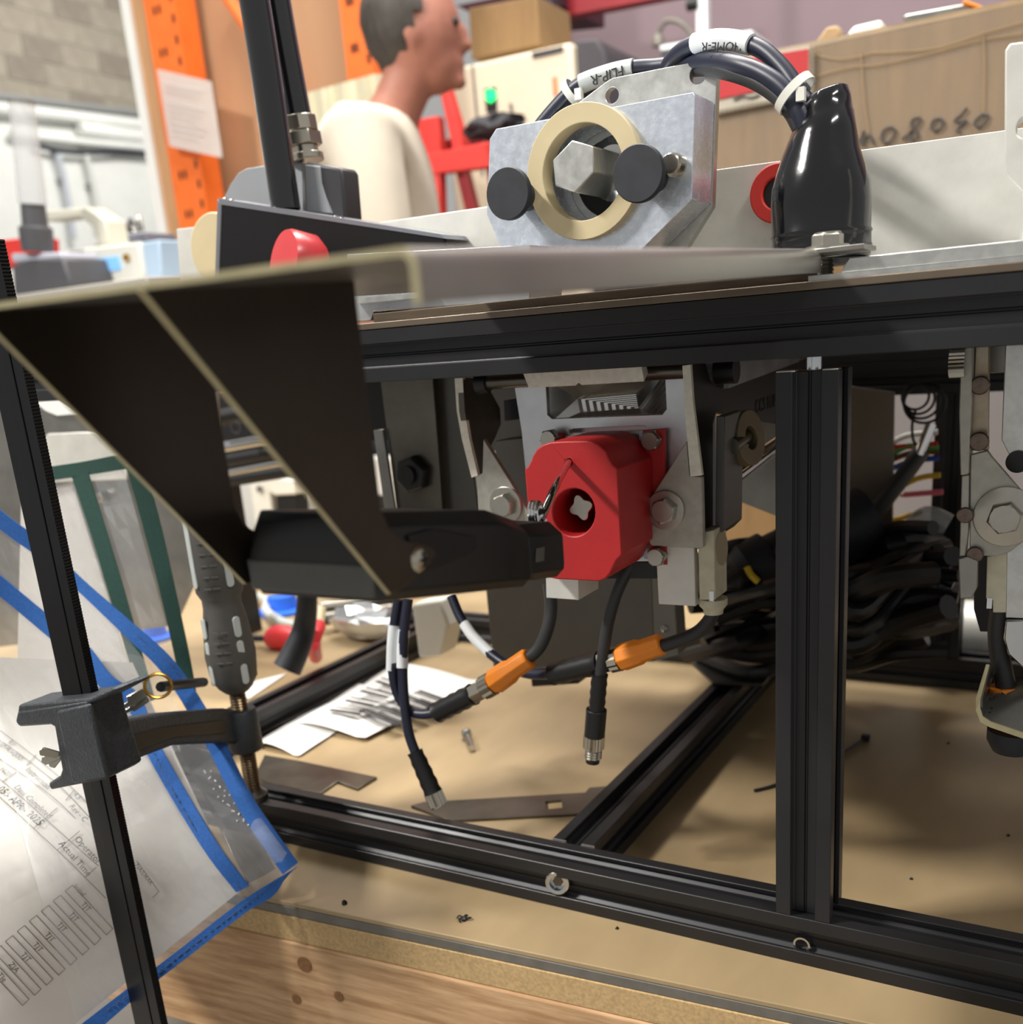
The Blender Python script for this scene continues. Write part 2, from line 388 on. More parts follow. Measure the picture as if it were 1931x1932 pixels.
# polished channel seen through the window
ch = thing('polished_channel', aY(1145, 795, .075), 'mirror polished faceted channel seen through the window cutout', 'channel')
A = Ys([(1028, 715), (1262, 695), (1262, 800), (1030, 806)], .062); Bk = Ys([(1090, 752), (1200, 742), (1205, 770), (1095, 778)], .078)
bm = BM()
va = [bm.verts.new(p) for p in A]; vb = [bm.verts.new(p) for p in Bk]
for i in range(4): bm.faces.new((va[i], va[(i + 1) % 4], vb[(i + 1) % 4], vb[i]))
bm.faces.new(vb); r = bmesh.ops.solidify(bm, geom=bm.faces[:], thickness=.0012); add(bm, 'channel_body', 'stainless_bright', ch, smooth=0)
# ---- sanded bar and shaft under the rail
sb = thing('sanded_bar', aY(1100, 728, .03), 'pale sanded aluminium bar with a nicked edge hanging under the top rail', 'bar')
bm = BM(); prism(bm, Ys([(986, 702), (1211, 690), (1216, 720), (1098, 727), (1092, 723), (1086, 728), (998, 732)], .034), (0, .006, .004)); add(bm, 'bar_body', 'sanded', sb, bevel=.0003)
sh = thing('cross_shaft', aY(1100, 712, .052), 'dark horizontal shaft under the top rail between the swing arms', 'shaft')
bm = BM(); cyl(bm, aY(905, 722, .05), aY(1296, 699, .05), .0044); add(bm, 'shaft_body', 'stainless_dark', sh)
bm = BM(); cyl(bm, aY(905, 722, .05), aY(922, 721, .05), .0078, .006); add(bm, 'collar', 'black_plastic', sh)

# ---- swing arms: plate on edge plus bolted gusset
def arm(name, label, edge, X, profile, m_face, gus, bolt, curve):
    t = thing(name, aY(bolt[0], 1030, YA), label, 'arm', 'swing arms of the flip unit')
    bm = BM(); prism(bm, Xs(profile, X), (-.0042, 0, 0)); add(bm, 'arm_plate', m_face, t, bevel=.0003)
    bm = BM(); prism(bm, Ys(edge, YA - .0006), (0, .003, 0)); add(bm, 'cut_edge', 'sanded', t)
    bm = BM(); prism(bm, Ys(gus, YA - .0002), (0, .004, 0)); add(bm, 'gusset', 'steel_blast', t, bevel=.0006)
    hex_bolt(t, aY(bolt[0], bolt[1], YA - .0002), -EY, .0135, .0046, washer=.0116, wt=.0018, xdir=(.2, 0, 1))
    return t
XL = aY(874, 714, YA).x
arm('swing_arm', 'swing arm with a bright sawn edge, gusset bolt partly behind the black latch',
    [(858, 714), (873, 713), (877, 775), (886, 830), (902, 897), (890, 901), (872, 830), (862, 775)], XL,
    [(874, 712), (915, 715), (925, 735), (944, 770), (946, 800), (934, 828), (912, 870), (912, 896), (902, 898), (886, 830), (877, 775)], 'stainless_dark',
    [(912, 828), (1004, 975), (1006, 1010), (905, 1012), (899, 899), (910, 893)], (956, 952), None)
XR = aY(1303, 690, YA).x
arm('swing_arm', 'swing arm with a grey sawn edge and an uncovered gusset bolt beside the red guard',
    [(1288, 690), (1303, 688), (1308, 760), (1325, 897), (1303, 899), (1293, 780)], XR,
    [(1304, 684), (1332, 684), (1340, 715), (1352, 730), (1366, 735), (1520, 676), (1520, 806), (1420, 792), (1352, 779), (1346, 800), (1346, 1000), (1340, 1024), (1327, 1036), (1325, 897), (1310, 780)], 'black_side',
    [(1296, 832), (1301, 898), (1325, 900), (1328, 1032), (1322, 1035), (1230, 1030), (1225, 1024), (1224, 945)], (1257, 962), None)
arm_r = bpy.data.objects['swing_arm.001']
p = aX(1446, 762, XR + .0003)
bm = text_mesh('CC5 FLIP', .0125, p, EY, EZ, .00015); add(bm, 'marking', 'ink', arm_r)
# socket screw and bright bracket above the arm
sc = thing('bright_bracket', aY(1420, 735, .09), 'bright bent bracket with a socket screw tucked under the top rail', 'bracket')
bm = BM(); prism(bm, Xs([(1366, 690), (1366, 733), (1500, 683), (1500, 640)], XR + .004), (.003, 0, 0)); add(bm, 'bracket_body', 'alu_plate', sc)
bm = BM(); cyl(bm, aX(1352, 700, XR + .002), aX(1352, 700, XR + .002) + EX * .012, .0075); add(bm, 'screw_head', 'black_plastic', sc)

# ---- clevis blocks and sensor heads below
def block(name, label, front, Y, depth, m='alu_matt', cat='block'):
    t = thing(name, aY(front[-1][0], max(q[1] for q in front), Y), label, cat)
    bm = BM(); prism(bm, Ys(front, Y), (0, depth, 0)); add(bm, 'block_body', m, t, bevel=.0004); return t
block('clevis_block', 'small white block under the lower edge of the red guard', [(1029, 1040), (1090, 1040), (1092, 1132.5), (1031, 1128)], .012, .028)
t = block('clevis_block', 'larger white block under the bolted gusset beside the guard', [(1236, 1000), (1309, 1000), (1313, 1144), (1243, 1140)], .05, .006)
sh2 = thing('reed_sensor', aY(1345, 1150, .055), 'cream sensor body with an oval side face beside the white block', 'sensor')
c = [aY(u, v, .052) for u, v in ((1317, 1006), (1348, 1000), (1350, 1132), (1320, 1132))]
bm = BM(); prism(bm, c, (0, .022, 0)); add(bm, 'sensor_body', mat('cream', (206, 200, 176), .55, 0, .08, 120), sh2, bevel=.0006)
Xo = c[1].x + .0001
bm = BM(); prism(bm, Xs(ell(1362, 1034, 11, 33), Xo), (.0003, 0, 0)); add(bm, 'side_oval', mat('cream_dark', (170, 158, 132), .5, 0, .05, 60), sh2)
bm = BM(); lathe(bm, aY(1346, 1128, .062), -EZ, [(0, .0085), (.004, .0085), (.007, .006), (.0095, .0058)], 24); add(bm, 'cable_gland', 'cream', sh2)
bm = BM(); box(bm, aY(1339, 1134, .0515), aY(1347, 1116, .0515) + EY * .003); add(bm, 'clip', 'chrome', sh2)
bm = BM(); prism(bm, Ys([(1352, 785), (1368, 785), (1366, 1000), (1350, 1016)], .062), (.0, .035, 0)); add(bm, 'side_bar', mat('grey_side', (92, 92, 90), .4, .4, .05, 20), sh2, bevel=.0005)
# dark carrier under the guard
cr_ = thing('sensor_carrier', aY(1200, 1090, .06), 'black carrier block under the red guard where the loose lead leaves', 'carrier')
bm = BM(); prism(bm, Ys([(1110, 1060), (1240, 1060), (1240, 1092), (1112, 1092)], .056), (0, .03, 0)); add(bm, 'carrier_body', 'black_plastic', cr_, bevel=.0005)

# ---- cables and connectors of the bay
def path(pts): return [aY(*p) for p in pts]
def along(P, t): 
    n = len(P) - 1; i = min(int(t * n), n - 1); return P[i].lerp(P[i + 1], t * n - i)
def ribbed(t, p0, p1, r, m='black_plastic', name='strain_relief', taper=1.):
    p0 = V(p0); p1 = V(p1); L = (p1 - p0).length; prof = []
    for i in range(9):
        a = i / 8; rr = r * (taper + (1 - taper) * a) * (1 if i % 2 == 0 else .9); prof.append((L * a, rr))
    bm = BM(); lathe(bm, p0, p1 - p0, prof, 20); return add(bm, name, m, t)
def knurl(t, p0, p1, r, name='knurled_nut', m='nickel', n=20):
    p0 = V(p0); p1 = V(p1); d = (p1 - p0).normalized(); x, y = frame_of(d); pts = []
    for i in range(2 * n):
        a = math.pi * i / n; rr = r * (1 if i % 2 else .9); pts.append(p0 + (x * math.cos(a) + y * math.sin(a)) * rr)
    bm = BM(); prism(bm, pts, p1 - p0); return add(bm, name, m, t, smooth=0)

# loose lead with male plug
ld = thing('sensor_lead', aY(1120, 1437, .05), 'loose black sensor lead hanging with an unmated nickel plug', 'cable')
P = path([(1196, 1062, .06), (1180, 1085, .057), (1162, 1125, .054), (1148, 1175, .052), (1139, 1230, .05), (1133, 1276, .05)])
bm = BM(); tube(bm, P, .0038); add(bm, 'lead', 'cable_black', ld)
ribbed(ld, aY(1132, 1272, .05), aY(1126, 1340, .05), .0055, taper=1.)
bm = BM(); cyl(bm, aY(1126, 1338, .05), aY(1122, 1388, .05), .0068); add(bm, 'plug_body', 'black_plastic', ld, bevel=.0004)
knurl(ld, aY(1122, 1388, .05), aY(1120.5, 1411, .05), .007)
bm = BM(); prof = []
for i in range(9): prof.append((.0075 * i / 8, .0058 if i % 2 else .0052))
lathe(bm, aY(1120.5, 1411, .05), aY(1119, 1434, .05) - aY(1120.5, 1411, .05), prof, 20); add(bm, 'thread', 'nickel', ld)
bm = BM(); cyl(bm, aY(1119.2, 1430, .05), aY(1118.5, 1438, .05), .0046); add(bm, 'plug_tip', 'black_plastic', ld)

def orange_joint(name, label, lead_in, o0, o1, n1, b1, lead_out, sleeve=None):
    t = thing(name, aY(*b1), label, 'cable', 'orange plug connections in the middle bay')
    bm = BM(); tube(bm, path(lead_in), .0042); add(bm, 'black_lead', 'cable_black', t)
    a, b, c, d = aY(*o0), aY(*o1), aY(*n1), aY(*b1)
    bm = BM(); L = (b - a).length; lathe(bm, a, b - a, [(0, .0062), (L * .04, .0072), (L * .45, .0074), (L * .55, .0086), (L * .94, .009), (L, .0076)], 8); add(bm, 'orange_shell', 'orange_plastic', t, bevel=.0005)
    e = b.lerp(c, .45); knurl(t, b, e, .0084, n=14); bm = BM(); cyl(bm, e, c, .0074, n=6); add(bm, 'hex_nut', 'nickel', t, bevel=.0004)
    ribbed(t, c, d, .0078, taper=1., name='black_socket')
    bm = BM(); tube(bm, path(lead_out), .0036); o = add(bm, 'blue_lead', 'cable_blue', t)
    if sleeve:
        bm = BM(); tube(bm, path(sleeve), .0041); add(bm, 'label_sleeve', 'label_white', o)
    return t
orange_joint('plug_connection', 'orange plug joined to a black socket with blue lead looping towards the shipping labels',
    [(1036, 1100, .055), (1040, 1145, .055), (1034, 1185, .052), (1018, 1222, .05), (992, 1246, .048)],
    (1000, 1240, .048), (930, 1289, .045), (893, 1310, .044), (826, 1344, .042),
    [(832, 1342, .042), (800, 1348, .04), (772, 1340, .04), (750, 1308, .04), (741, 1260, .04), (742, 1200, .045), (752, 1130, .05)],
    [(739.5, 1264, .04), (741, 1215, .043), (744, 1180, .046)])
orange_joint('plug_connection', 'orange plug joined to a black socket behind the loose black sensor lead',
    [(1346, 1142, .062), (1342, 1165, .062), (1318, 1192, .06), (1282, 1208, .058), (1246, 1220, .056)],
    (1250, 1215, .056), (1170, 1242, .056), (1134, 1250, .056), (1044, 1272, .06),
    [(1048, 1271, .06), (1020, 1273, .065), (985, 1268, .07), (945, 1248, .075), (905, 1214, .08), (872, 1170, .085), (852, 1125, .09)],
    [(926, 1233, .078), (895, 1203, .081), (876, 1176, .084)])
# second hanging blue lead with female end
bl = thing('hanging_lead', aY(828, 1524, .03), 'dark blue lead hanging down to a black plug with a nickel socket', 'cable')
bm = BM(); tube(bm, path([(770, 1130, .05), (762, 1200, .044), (760, 1270, .04), (764, 1330, .036), (772, 1385, .033), (786, 1424, .032)]), .0036); add(bm, 'lead', 'cable_blue', bl)
bm = BM(); tube(bm, path([(763, 1188, .0455), (759.5, 1225, .043), (759.5, 1260, .04)]), .0041); add(bm, 'label_sleeve', 'label_white', bl)
ribbed(bl, aY(783, 1418, .032), aY(818, 1496, .03), .0068, taper=.85, name='black_socket')
knurl(bl, aY(817, 1494, .03), aY(827, 1518, .03), .0068)
bm = BM(); ringm(bm, aY(827, 1518, .03), aY(829, 1522, .03) - aY(827, 1518, .03), .0045, .0062, .0012, 24); add(bm, 'socket_rim', 'nickel', bl)
# ================================================================== cantilever bracket reaching towards the viewer
br = thing('cantilever_bracket', (-.05, -.2, .28), 'stainless cantilever bracket with two triangular gussets toned dark as backlit and a folded lip', 'bracket')
def zt(Y): return .3714 + .0103 * (Y + .3245) / .3245
XF = .0212; TH = .0015
def arcp(n=6, r=.004):                       # outer profile of the folded sheet, X then Z below the top surface
    o = [(-.17, 0)]
    o += [(XF - r + r * math.sin(math.pi / 2 * i / n), -r + r * math.cos(math.pi / 2 * i / n)) for i in range(n + 1)]
    i_ = [(XF - r + (r - TH) * math.sin(math.pi / 2 * i / n), -r + (r - TH) * math.cos(math.pi / 2 * i / n)) for i in range(n + 1)]
    return o + [(XF, -.0108), (XF - TH, -.0108)] + list(reversed(i_)) + [(-.17, -TH)]
bm = BM()
pr = arcp()
prism(bm, [V((x, -.3245, zt(-.3245) + z)) for x, z in pr], V((0, .3245, zt(0) - zt(-.3245))))
add(bm, 'folded_sheet', 'steel_sheet', br, bevel=.0002, seg=1)
bm = BM()
prism(bm, [V((x, -.3249, zt(-.3245) + z)) for x, z in pr], V((0, .0004, 0)))
add(bm, 'sheet_edge', 'steel_edge', br, smooth=0)
G = [(265, 541), (665, 494), (719, 960), (736, 1000), (764, 1020), (800, 1026), (818, 1034), (823, 1045), (815, 1060), (775, 1101), (748, 1118), (737, 1120)]
gp = Xs(G, -.0567)
for X in (-.0567, -.120):
    bm = BM(); prism(bm, [V((X, p.y, p.z)) for p in gp], (-TH, 0, 0)); g = add(bm, 'gusset', mat('gusset_shaded', (78, 70, 62), .36, .8, .12, 14) if X > -.1 else 'gusset_shaded', br, bevel=.0002, seg=1)  # same stainless as the lip, coloured dark because the gussets are backlit
    a, b = gp[0], gp[-1]; d = (b - a); nrm = V((0, -d.z, d.y)).normalized(); nrm = nrm if nrm.z < 0 else -nrm
    bm = BM(); prism(bm, [V((X + .0001, a.y, a.z)), V((X + .0001, b.y, b.z)), V((X - TH - .0001, b.y, b.z)), V((X - TH - .0001, a.y, a.z))], nrm * .0003); add(bm, 'gusset_edge', 'steel_edge', g)
# screw through the gusset into the latch
p = aX(790, 1055, -.0566)
bm = BM(); lathe(bm, p, EX, [(0, .0046), (.0006, .0045), (.0016, .0036), (.0022, .002), (.0024, 0)], 24); sw = add(bm, 'pan_screw', 'nickel', br)
bm = BM(); box(bm, p + V((.0016, -.0022, -.0005)), p + V((.0026, .0022, .0005))); box(bm, p + V((.0016, -.0005, -.0022)), p + V((.0026, .0005, .0022))); add(bm, 'cross_recess', 'ink', sw)

# ================================================================== black latch between the gussets
la = thing('pull_latch', (-.088, -.18, .252), 'black plastic pull latch held between the gussets, its wire hook in the red guard', 'latch')
secs = [(-.2455, .2755, .2985, 0), (-.2425, .2728, .3030, .0015), (-.17, .2588, .2905, .0015), (-.1485, .2545, .2822, .0015), (-.146, .2560, .2806, 0)]
def oct_sec(y, z0, z1, g, xa=-.1175, xb=-.0590):
    zm = z0 + (z1 - z0) * .52; i = .0015 - g
    return [V((xa + .002 + i, y, z0)), V((xb - .004 - i, y, z0)), V((xb - i, y, z0 + .004)), V((xb - i, y, zm)), V((xb - i, y, z1 - .005)), V((xb - .006 - i, y, z1)), V((xa + .007 + i, y, z1)), V((xa + .003 + i, y, z1 - .006)), V((xa + i, y, zm)), V((xa + .001 + i, y, z0 + .006))]
def loft(bm, S_):
    R = [[bm.verts.new(p) for p in s] for s in S_]
    for a, b in zip(R, R[1:]):
        n = len(a)
        for i in range(n): bm.faces.new((a[i], a[(i + 1) % n], b[(i + 1) % n], b[i]))
    bm.faces.new(list(reversed(R[0]))); bm.faces.new(R[-1]); bmesh.ops.recalc_face_normals(bm, faces=bm.faces[:])
bm = BM(); loft(bm, [oct_sec(*s) for s in secs]); add(bm, 'latch_body', 'black_plastic', la, bevel=.0008)
fz = [V((-.1165, -.2462, .2750)), V((-.0630, -.2462, .2750)), V((-.0605, -.2462, .2862)), V((-.1172, -.2462, .2862))]
bm = BM(); prism(bm, fz, (0, .004, .0)); add(bm, 'lit_lower_face', 'grey_plastic', la, bevel=.0009)  # lit lower facet of the black latch, its light painted as grey
bm = BM(); loft(bm, [oct_sec(-.1462, .2562, .2800, .0015, -.112, -.0600), oct_sec(-.117, .2512, .2758, .0015, -.110, -.0600), oct_sec(-.1125, .2525, .2735, .0, -.108, -.0605)]); nk = add(bm, 'latch_neck', 'black_plastic', la, bevel=.0006)
bm = BM(); prism(bm, Xs([(1011, 1035), (1027, 1031), (1026, 1058), (1010, 1061)], -.0598), (.0003, 0, 0)); add(bm, 'metal_catch', 'stainless', nk)
bm = BM(); prism(bm, Xs([(766, 1010), (815, 996), (897, 1012), (897, 1038), (850, 1060), (790, 1084)], -.0587), (.0009, 0, 0)); add(bm, 'side_rib', 'black_side', la, bevel=.0007)
q0 = aX(1013, 985, -.078); 
bm = BM(); tube(bm, [aX(1020, 985, -.078), aX(1026, 968, -.082), aY(1045, 925, -.07), aY(1062, 893, -.03), aY(1073, 873, -.002), aY(1076, 868, .012)], .0019, 12); add(bm, 'wire_hook', 'chrome', la)
pts = []
c = aX(1013, 972, -.080)
for i in range(44):
    a = i / 44 * 2 * math.pi * 3; pts.append(c + EY * (.0036 * math.cos(a)) + EZ * (.0058 * math.sin(a)) + EX * (i * .00012 - .0026))
bm = BM(); tube(bm, pts, .0010, 8, 2); add(bm, 'wire_coil', 'chrome', la)
# rubber boss behind the latch and its strap
bs = thing('rubber_boss', aY(470, 1080, -.235), 'small black rubber boss beside the far gusset and the latch body', 'boss')
bm = BM(); cyl(bm, V((-.1185, -.228, .287)), V((-.1275, -.222, .287)), .009, .0075); add(bm, 'boss_body', 'rubber', bs, bevel=.001)
# ================================================================== bar clamp on the left
cl = thing('bar_clamp', aY(210, 1600, -.15), 'black bar clamp with grey ribbed handle pressing on the frame', 'clamp')
# serrated bar
b0, b1 = aY(0, 672, -.15), aY(300, 1931, -.15)
xl = aY(30, 1000, -.15).x; xr = aY(134, 1000, -.15).x
w = .0265; xa = b0.x - .010
top, bot = .42, -.16; pts = [V((xa, -.15, bot))]
n = 640
right = []
for i in range(n + 1):
    z = bot + (top - bot) * i / n
    right.append(V((xa + w + (.0005 if i % 2 else 0), -.15, z)))
pts = [V((xa, -.15, bot))] + right + [V((xa, -.15, top))]
bm = BM(); prism(bm, pts, (0, .005, 0)); add(bm, 'bar', 'bar_black', cl, smooth=0)
bm = BM(); box(bm, (xa + .008, -.1506, bot), (xa + .0185, -.1498, top)); add(bm, 'bar_flute', 'bar_black', cl, bevel=.0003)
# sliding jaw: block on the bar
def slab(pts, Y, d, name, m='cast_black', bev=.0015): 
    bm = BM(); prism(bm, Ys(pts, Y), (0, d, 0)); return add(bm, name, m, cl, bevel=bev)
slab([(28, 1362), (32, 1342), (95, 1333), (165, 1322), (172, 1360), (206, 1465), (196, 1472), (140, 1482), (95, 1491), (90, 1478), (112, 1464), (116, 1452), (102, 1372), (95, 1368), (36, 1372)], -.162, .024, 'jaw_block')
slab([(105, 1342), (166, 1329), (203, 1470), (136, 1480)], -.1650, .0035, 'jaw_face')
slab([(34, 1330), (165, 1318), (214, 1296), (222, 1303), (168, 1332), (100, 1342), (32, 1346)], -.1615, .0235, 'jaw_rim')
# arm running back to the spindle
SX, SY = aY(458, 1370, .004).x, .004
P1 = aY(200, 1400, -.150); P2 = V((SX, SY, P1.z)); ad = (P2 - P1); ad.z = 0; ad.normalize(); an = V((ad.y, -ad.x, 0))
if an.dot(RF) < 0: an = -an
def onarm(pts, off=0.): return [aP(u, v, P1 - an * off, an) for u, v in pts]
bm = BM(); prism(bm, onarm([(205, 1375), (228, 1358), (300, 1346), (425, 1336), (450, 1340), (450, 1404), (420, 1402), (330, 1406), (262, 1432), (230, 1455), (208, 1460)]), an * .012); add(bm, 'arm', 'cast_black', cl, bevel=.002)
bm = BM(); prism(bm, onarm([(240, 1388), (300, 1372), (420, 1358), (430, 1366), (425, 1384), (330, 1392), (262, 1418), (246, 1420)], .0006), an * .002); add(bm, 'arm_recess', 'black_plastic', cl, bevel=.0006)
zb0 = aY(458, 1412, SY).z; zb1 = aY(458, 1338, SY).z
bm = BM(); lathe(bm, V((SX, SY, zb0)), EZ, [(0, .0118), (.002, .0128), (zb1 - zb0 - .002, .0118), (zb1 - zb0, .0108)], 32); add(bm, 'boss', 'cast_black', cl)
prof = []; z0 = .036; z1 = .128; k = int((z1 - z0) / .0011)
for i in range(k): prof.append((i * .0011, .0062 if i % 2 else .0055))
bm = BM(); lathe(bm, V((SX, SY, z0)), EZ, prof, 18); add(bm, 'spindle', mat('spindle_steel', (126, 108, 84), .3, .95, .1, 90), cl)
bm = BM(); lathe(bm, V((SX, SY, .0303)), EZ, [(0, .0105), (.004, .0105), (.007, .007), (.0085, .0062)], 24); add(bm, 'pressure_pad', 'stainless_dark', cl)
# handle
zh0 = aY(432, 1302, SY).z; zh1 = aY(378, 945, SY).z; L = zh1 - zh0
bm = BM(); lathe(bm, V((SX, SY, zh0)), EZ, [(0, .0085), (.004, .0125), (.012, .0172), (.03, .0188), (.052, .0165), (.066, .0142), (.072, .0142), (.078, .0172), (.095, .0185), (.12, .0182), (.135, .0165), (.15, .0135), (.154, .008)], 12); hd = add(bm, 'handle', 'grip_grey', cl, smooth=50)
def pad(ang, z, ln, w2, rr):
    d = V((math.cos(ang), math.sin(ang), 0)); t = V((-d.y, d.x, 0)); c = V((SX, SY, zh0 + z)) + d * rr; pts = []
    for i in range(16):
        a = 2 * math.pi * i / 16; pts.append(c + t * (w2 * math.cos(a)) + EZ * ((ln - w2) * (1 if math.sin(a) > 0 else -1) + w2 * math.sin(a)))
    bm = BM(); prism(bm, pts, d * .0012); add(bm, 'grip_pad', 'grip_light', hd, bevel=.0004)
fa = math.atan2(-RF.y, -RF.x)
for da in (-.80, .74):
    for z in (.017, .0345, .0525): pad(fa + da, z, .0078, .0028, .0166)
    pad(fa + da, .108, .026, .003, .0172)
for da in (-.16, .18):
    for z in list(.027 + .0075 * i for i in range(4)) + list(.082 + .0082 * i for i in range(8)):
        d = V((math.cos(fa + da), math.sin(fa + da), 0)); t = V((-d.y, d.x, 0)); rr = .0180 if z < .05 else .0176
        c = V((SX, SY, zh0 + z)) + d * rr
        bm = BM(); prism(bm, [c - t * .0028, c + t * .0028, c + t * .0026 + EZ * .0011, c - t * .0026 + EZ * .0011], d * .001); add(bm, 'grip_rib', 'grey_plastic', hd)
# keys on a brass ring
ky = thing('key_bunch', aD(250, 1350, .66), 'two flat keys on a brass ring hanging from a black strap', 'keys')
c = aD(298, 1294, .66); pts = []
for i in range(25): a = 2 * math.pi * i / 24; pts.append(c + RX * (.0078 * math.cos(a)) - RD * (.0078 * math.sin(a)) + RF * (.003 * math.cos(a)))
bm = BM(); tube(bm, pts, .0011, 8, 2); add(bm, 'key_ring', 'brass', ky)
for k, (u0, v0, u1, v1) in enumerate(((214, 1345, 276, 1305), (218, 1353, 278, 1318))):
    a = aD(u0, v0, .655 + k * .004); b = aD(u1, v1, .66 + k * .004); d = (b - a).normalized(); s = d.cross(RF).normalized()
    bm = BM(); prism(bm, [a - s * .0016, a + s * .001, a.lerp(b, .45) + s * .001, a.lerp(b, .5) + s * .0042, b + s * .0032, b - s * .0026, a.lerp(b, .5) - s * .0034, a.lerp(b, .45) - s * .0018], RF * .0022 + s * .001); add(bm, 'key', 'nickel', ky, bevel=.0003)
bm = BM(); tube(bm, [aD(303, 1296, .662), aD(335, 1292, .69), aD(385, 1287, .73)], .0035, 8); add(bm, 'strap', 'black_plastic', ky)
# wing nut of the jaw
wn = thing('wing_nut', aD(88, 1450, .585), 'bent silver wing nut sticking out behind the clamp jaw', 'nut')
for k, (u, v) in enumerate(((78, 1418), (82, 1436), (96, 1444))):
    a = aD(112, 1425, .592); b = aD(u, v, .586 + .004 * k); d = b - a; s = d.normalized().cross(RF).normalized()
    bm = BM(); prism(bm, [a - s * .002, b - s * .0028, b + d.normalized() * .0015, b + s * .0026, a + s * .0022], RF * .0016); add(bm, 'wing', 'nickel', wn, bevel=.0004)

# ================================================================== document pouches
def film_mat():
    m = mat('clear_film', (236, 238, 240), .08, 0, .02, 10, alpha=.16, bump=.5, bscale=22); return m
film_mat()
def sst(x): x = min(1, max(0, x)); return x * x * (3 - 2 * x)
def D1(u, v): return .632 + .05 * u / 560 + .075 * sst((1650 - v) / 330) + .004 * math.sin(u * .013 + v * .006)
def s1(u, v, off=0.): return aD(u, v, D1(u, v) + off)
def band(parent, left, right, name, m, surf=s1, off=-.0036, th=.0012, k=8):
    a = smooth_path([surf(u, v, off) for u, v in left], k); b = smooth_path([surf(u, v, off) for u, v in right], k)
    bm = BM(); strip(bm, a, b, RF * th); return add(bm, name, m, parent)
def sheet(parent, quad, name, m, surf, off, nu=12, nv=12, th=.0002):
    bm = BM(); (a, b, c, d) = quad; g = []
    for j in range(nv + 1):
        row = []
        for i in range(nu + 1):
            s, t = i / nu, j / nv
            u = (a[0] * (1 - s) + b[0] * s) * (1 - t) + (d[0] * (1 - s) + c[0] * s) * t
            v = (a[1] * (1 - s) + b[1] * s) * (1 - t) + (d[1] * (1 - s) + c[1] * s) * t
            row.append(bm.verts.new(surf(u, v, off)))
        g.append(row)
    for j in range(nv):
        for i in range(nu): bm.faces.new((g[j][i], g[j][i + 1], g[j + 1][i + 1], g[j + 1][i]))
    if th: bmesh.ops.solidify(bm, geom=bm.faces[:], thickness=th)
    return add(bm, name, m, parent, smooth=60)
po = thing('document_pouch', s1(400, 1760), 'clear document pouch with blue cloth edging holding an inspection form', 'pouch')
sheet(po, [(-160, 860), (150, 1080), (560, 1635), (150, 1950)], 'clear_front', 'clear_film', s1, -.0012, 14, 14)
band(po, [(-40, 928), (20, 978), (92, 1030), (150, 1088), (246, 1172), (318, 1236), (366, 1300), (420, 1392), (478, 1506), (562, 1628)], [(-40, 968), (20, 1014), (92, 1066), (150, 1118), (240, 1204), (296, 1258), (338, 1316), (392, 1412), (452, 1530), (534, 1650)], 'edge_binding', 'blue_web')
band(po, [(-40, 1052), (20, 1102), (100, 1168), (165, 1218), (212, 1276), (262, 1312), (298, 1398), (348, 1488), (412, 1594), (470, 1672)], [(-40, 1094), (20, 1142), (96, 1206), (155, 1252), (196, 1306), (244, 1342), (272, 1412), (324, 1506), (390, 1612), (446, 1684)], 'inner_binding', 'blue_web')
band(po, [(564, 1634), (500, 1672), (440, 1712), (330, 1798), (250, 1858), (150, 1935)], [(540, 1652), (516, 1690), (464, 1722), (344, 1814), (262, 1878), (176, 1952)], 'bottom_binding', 'blue_web', off=-.0044)
# stitching
bm = BM()
def stitches(bm, L, off, n, surf=s1):
    P = smooth_path([surf(u, v, off) for u, v in L], 30); 
    for i in range(n):
        a = P[int((i + .15) / n * (len(P) - 1))]; b = P[int((i + .75) / n * (len(P) - 1))]
        if (b - a).length > 1e-5: tube(bm, [a, b], .00028, 5, smooth=False)
stitches(bm, [(260, 1200), (330, 1262), (380, 1340), (440, 1450), (545, 1625)], -.0039, 34)
stitches(bm, [(275, 1390), (310, 1460), (365, 1560), (455, 1676)], -.0039, 24)
stitches(bm, [(528, 1660), (460, 1710), (335, 1806), (200, 1908)], -.0047, 34)
add(bm, 'stitching', 'ink_grey', po)
pg = thing('inspection_form', s1(150, 1760), 'white printed inspection form inside the blue edged pouch', 'paper')
Q = [(-260, 1230), (250, 1250), (452, 1682), (-150, 2166)]
sheet(pg, Q, 'page', 'paper', s1, .002, 16, 16)
def ink(bm, L, w=.00028, off=.0008, k=6):
    P = smooth_path([s1(u, v, off) for u, v in L], k) if len(L) > 2 else [s1(u, v, off) for u, v in L]
    tube(bm, P, w, 4, smooth=False)
bm = BM()
for L in ([(0, 1378), (65, 1427), (140, 1490), (190, 1545)], [(0, 1396), (60, 1440), (120, 1490), (185, 1560)], [(0, 1432), (60, 1474), (120, 1522), (200, 1607)], [(0, 1470), (50, 1512), (130, 1585), (186, 1634)], [(0, 1504), (60, 1560), (130, 1625), (200, 1695)],
          [(68, 1424), (50, 1444)], [(32, 1456), (6, 1474)], [(108, 1524), (64, 1562)], [(150, 1568), (108, 1604)], [(182, 1636), (160, 1656)], [(140, 1490), (124, 1510)]): ink(bm, L)
for k in range(8):
    dx, dy = -22.6 * k, 19 * k
    c = [(137 + dx, 1670 + dy), (213 + dx, 1752 + dy), (201 + dx, 1764 + dy), (123 + dx, 1681 + dy)]
    for i in range(4): ink(bm, [c[i], c[(i + 1) % 4]])
for L in ([(258, 1624), (300, 1682)], [(300, 1682), (288, 1694)]): ink(bm, L)
add(bm, 'ruled_lines', 'ink_grey', pg)
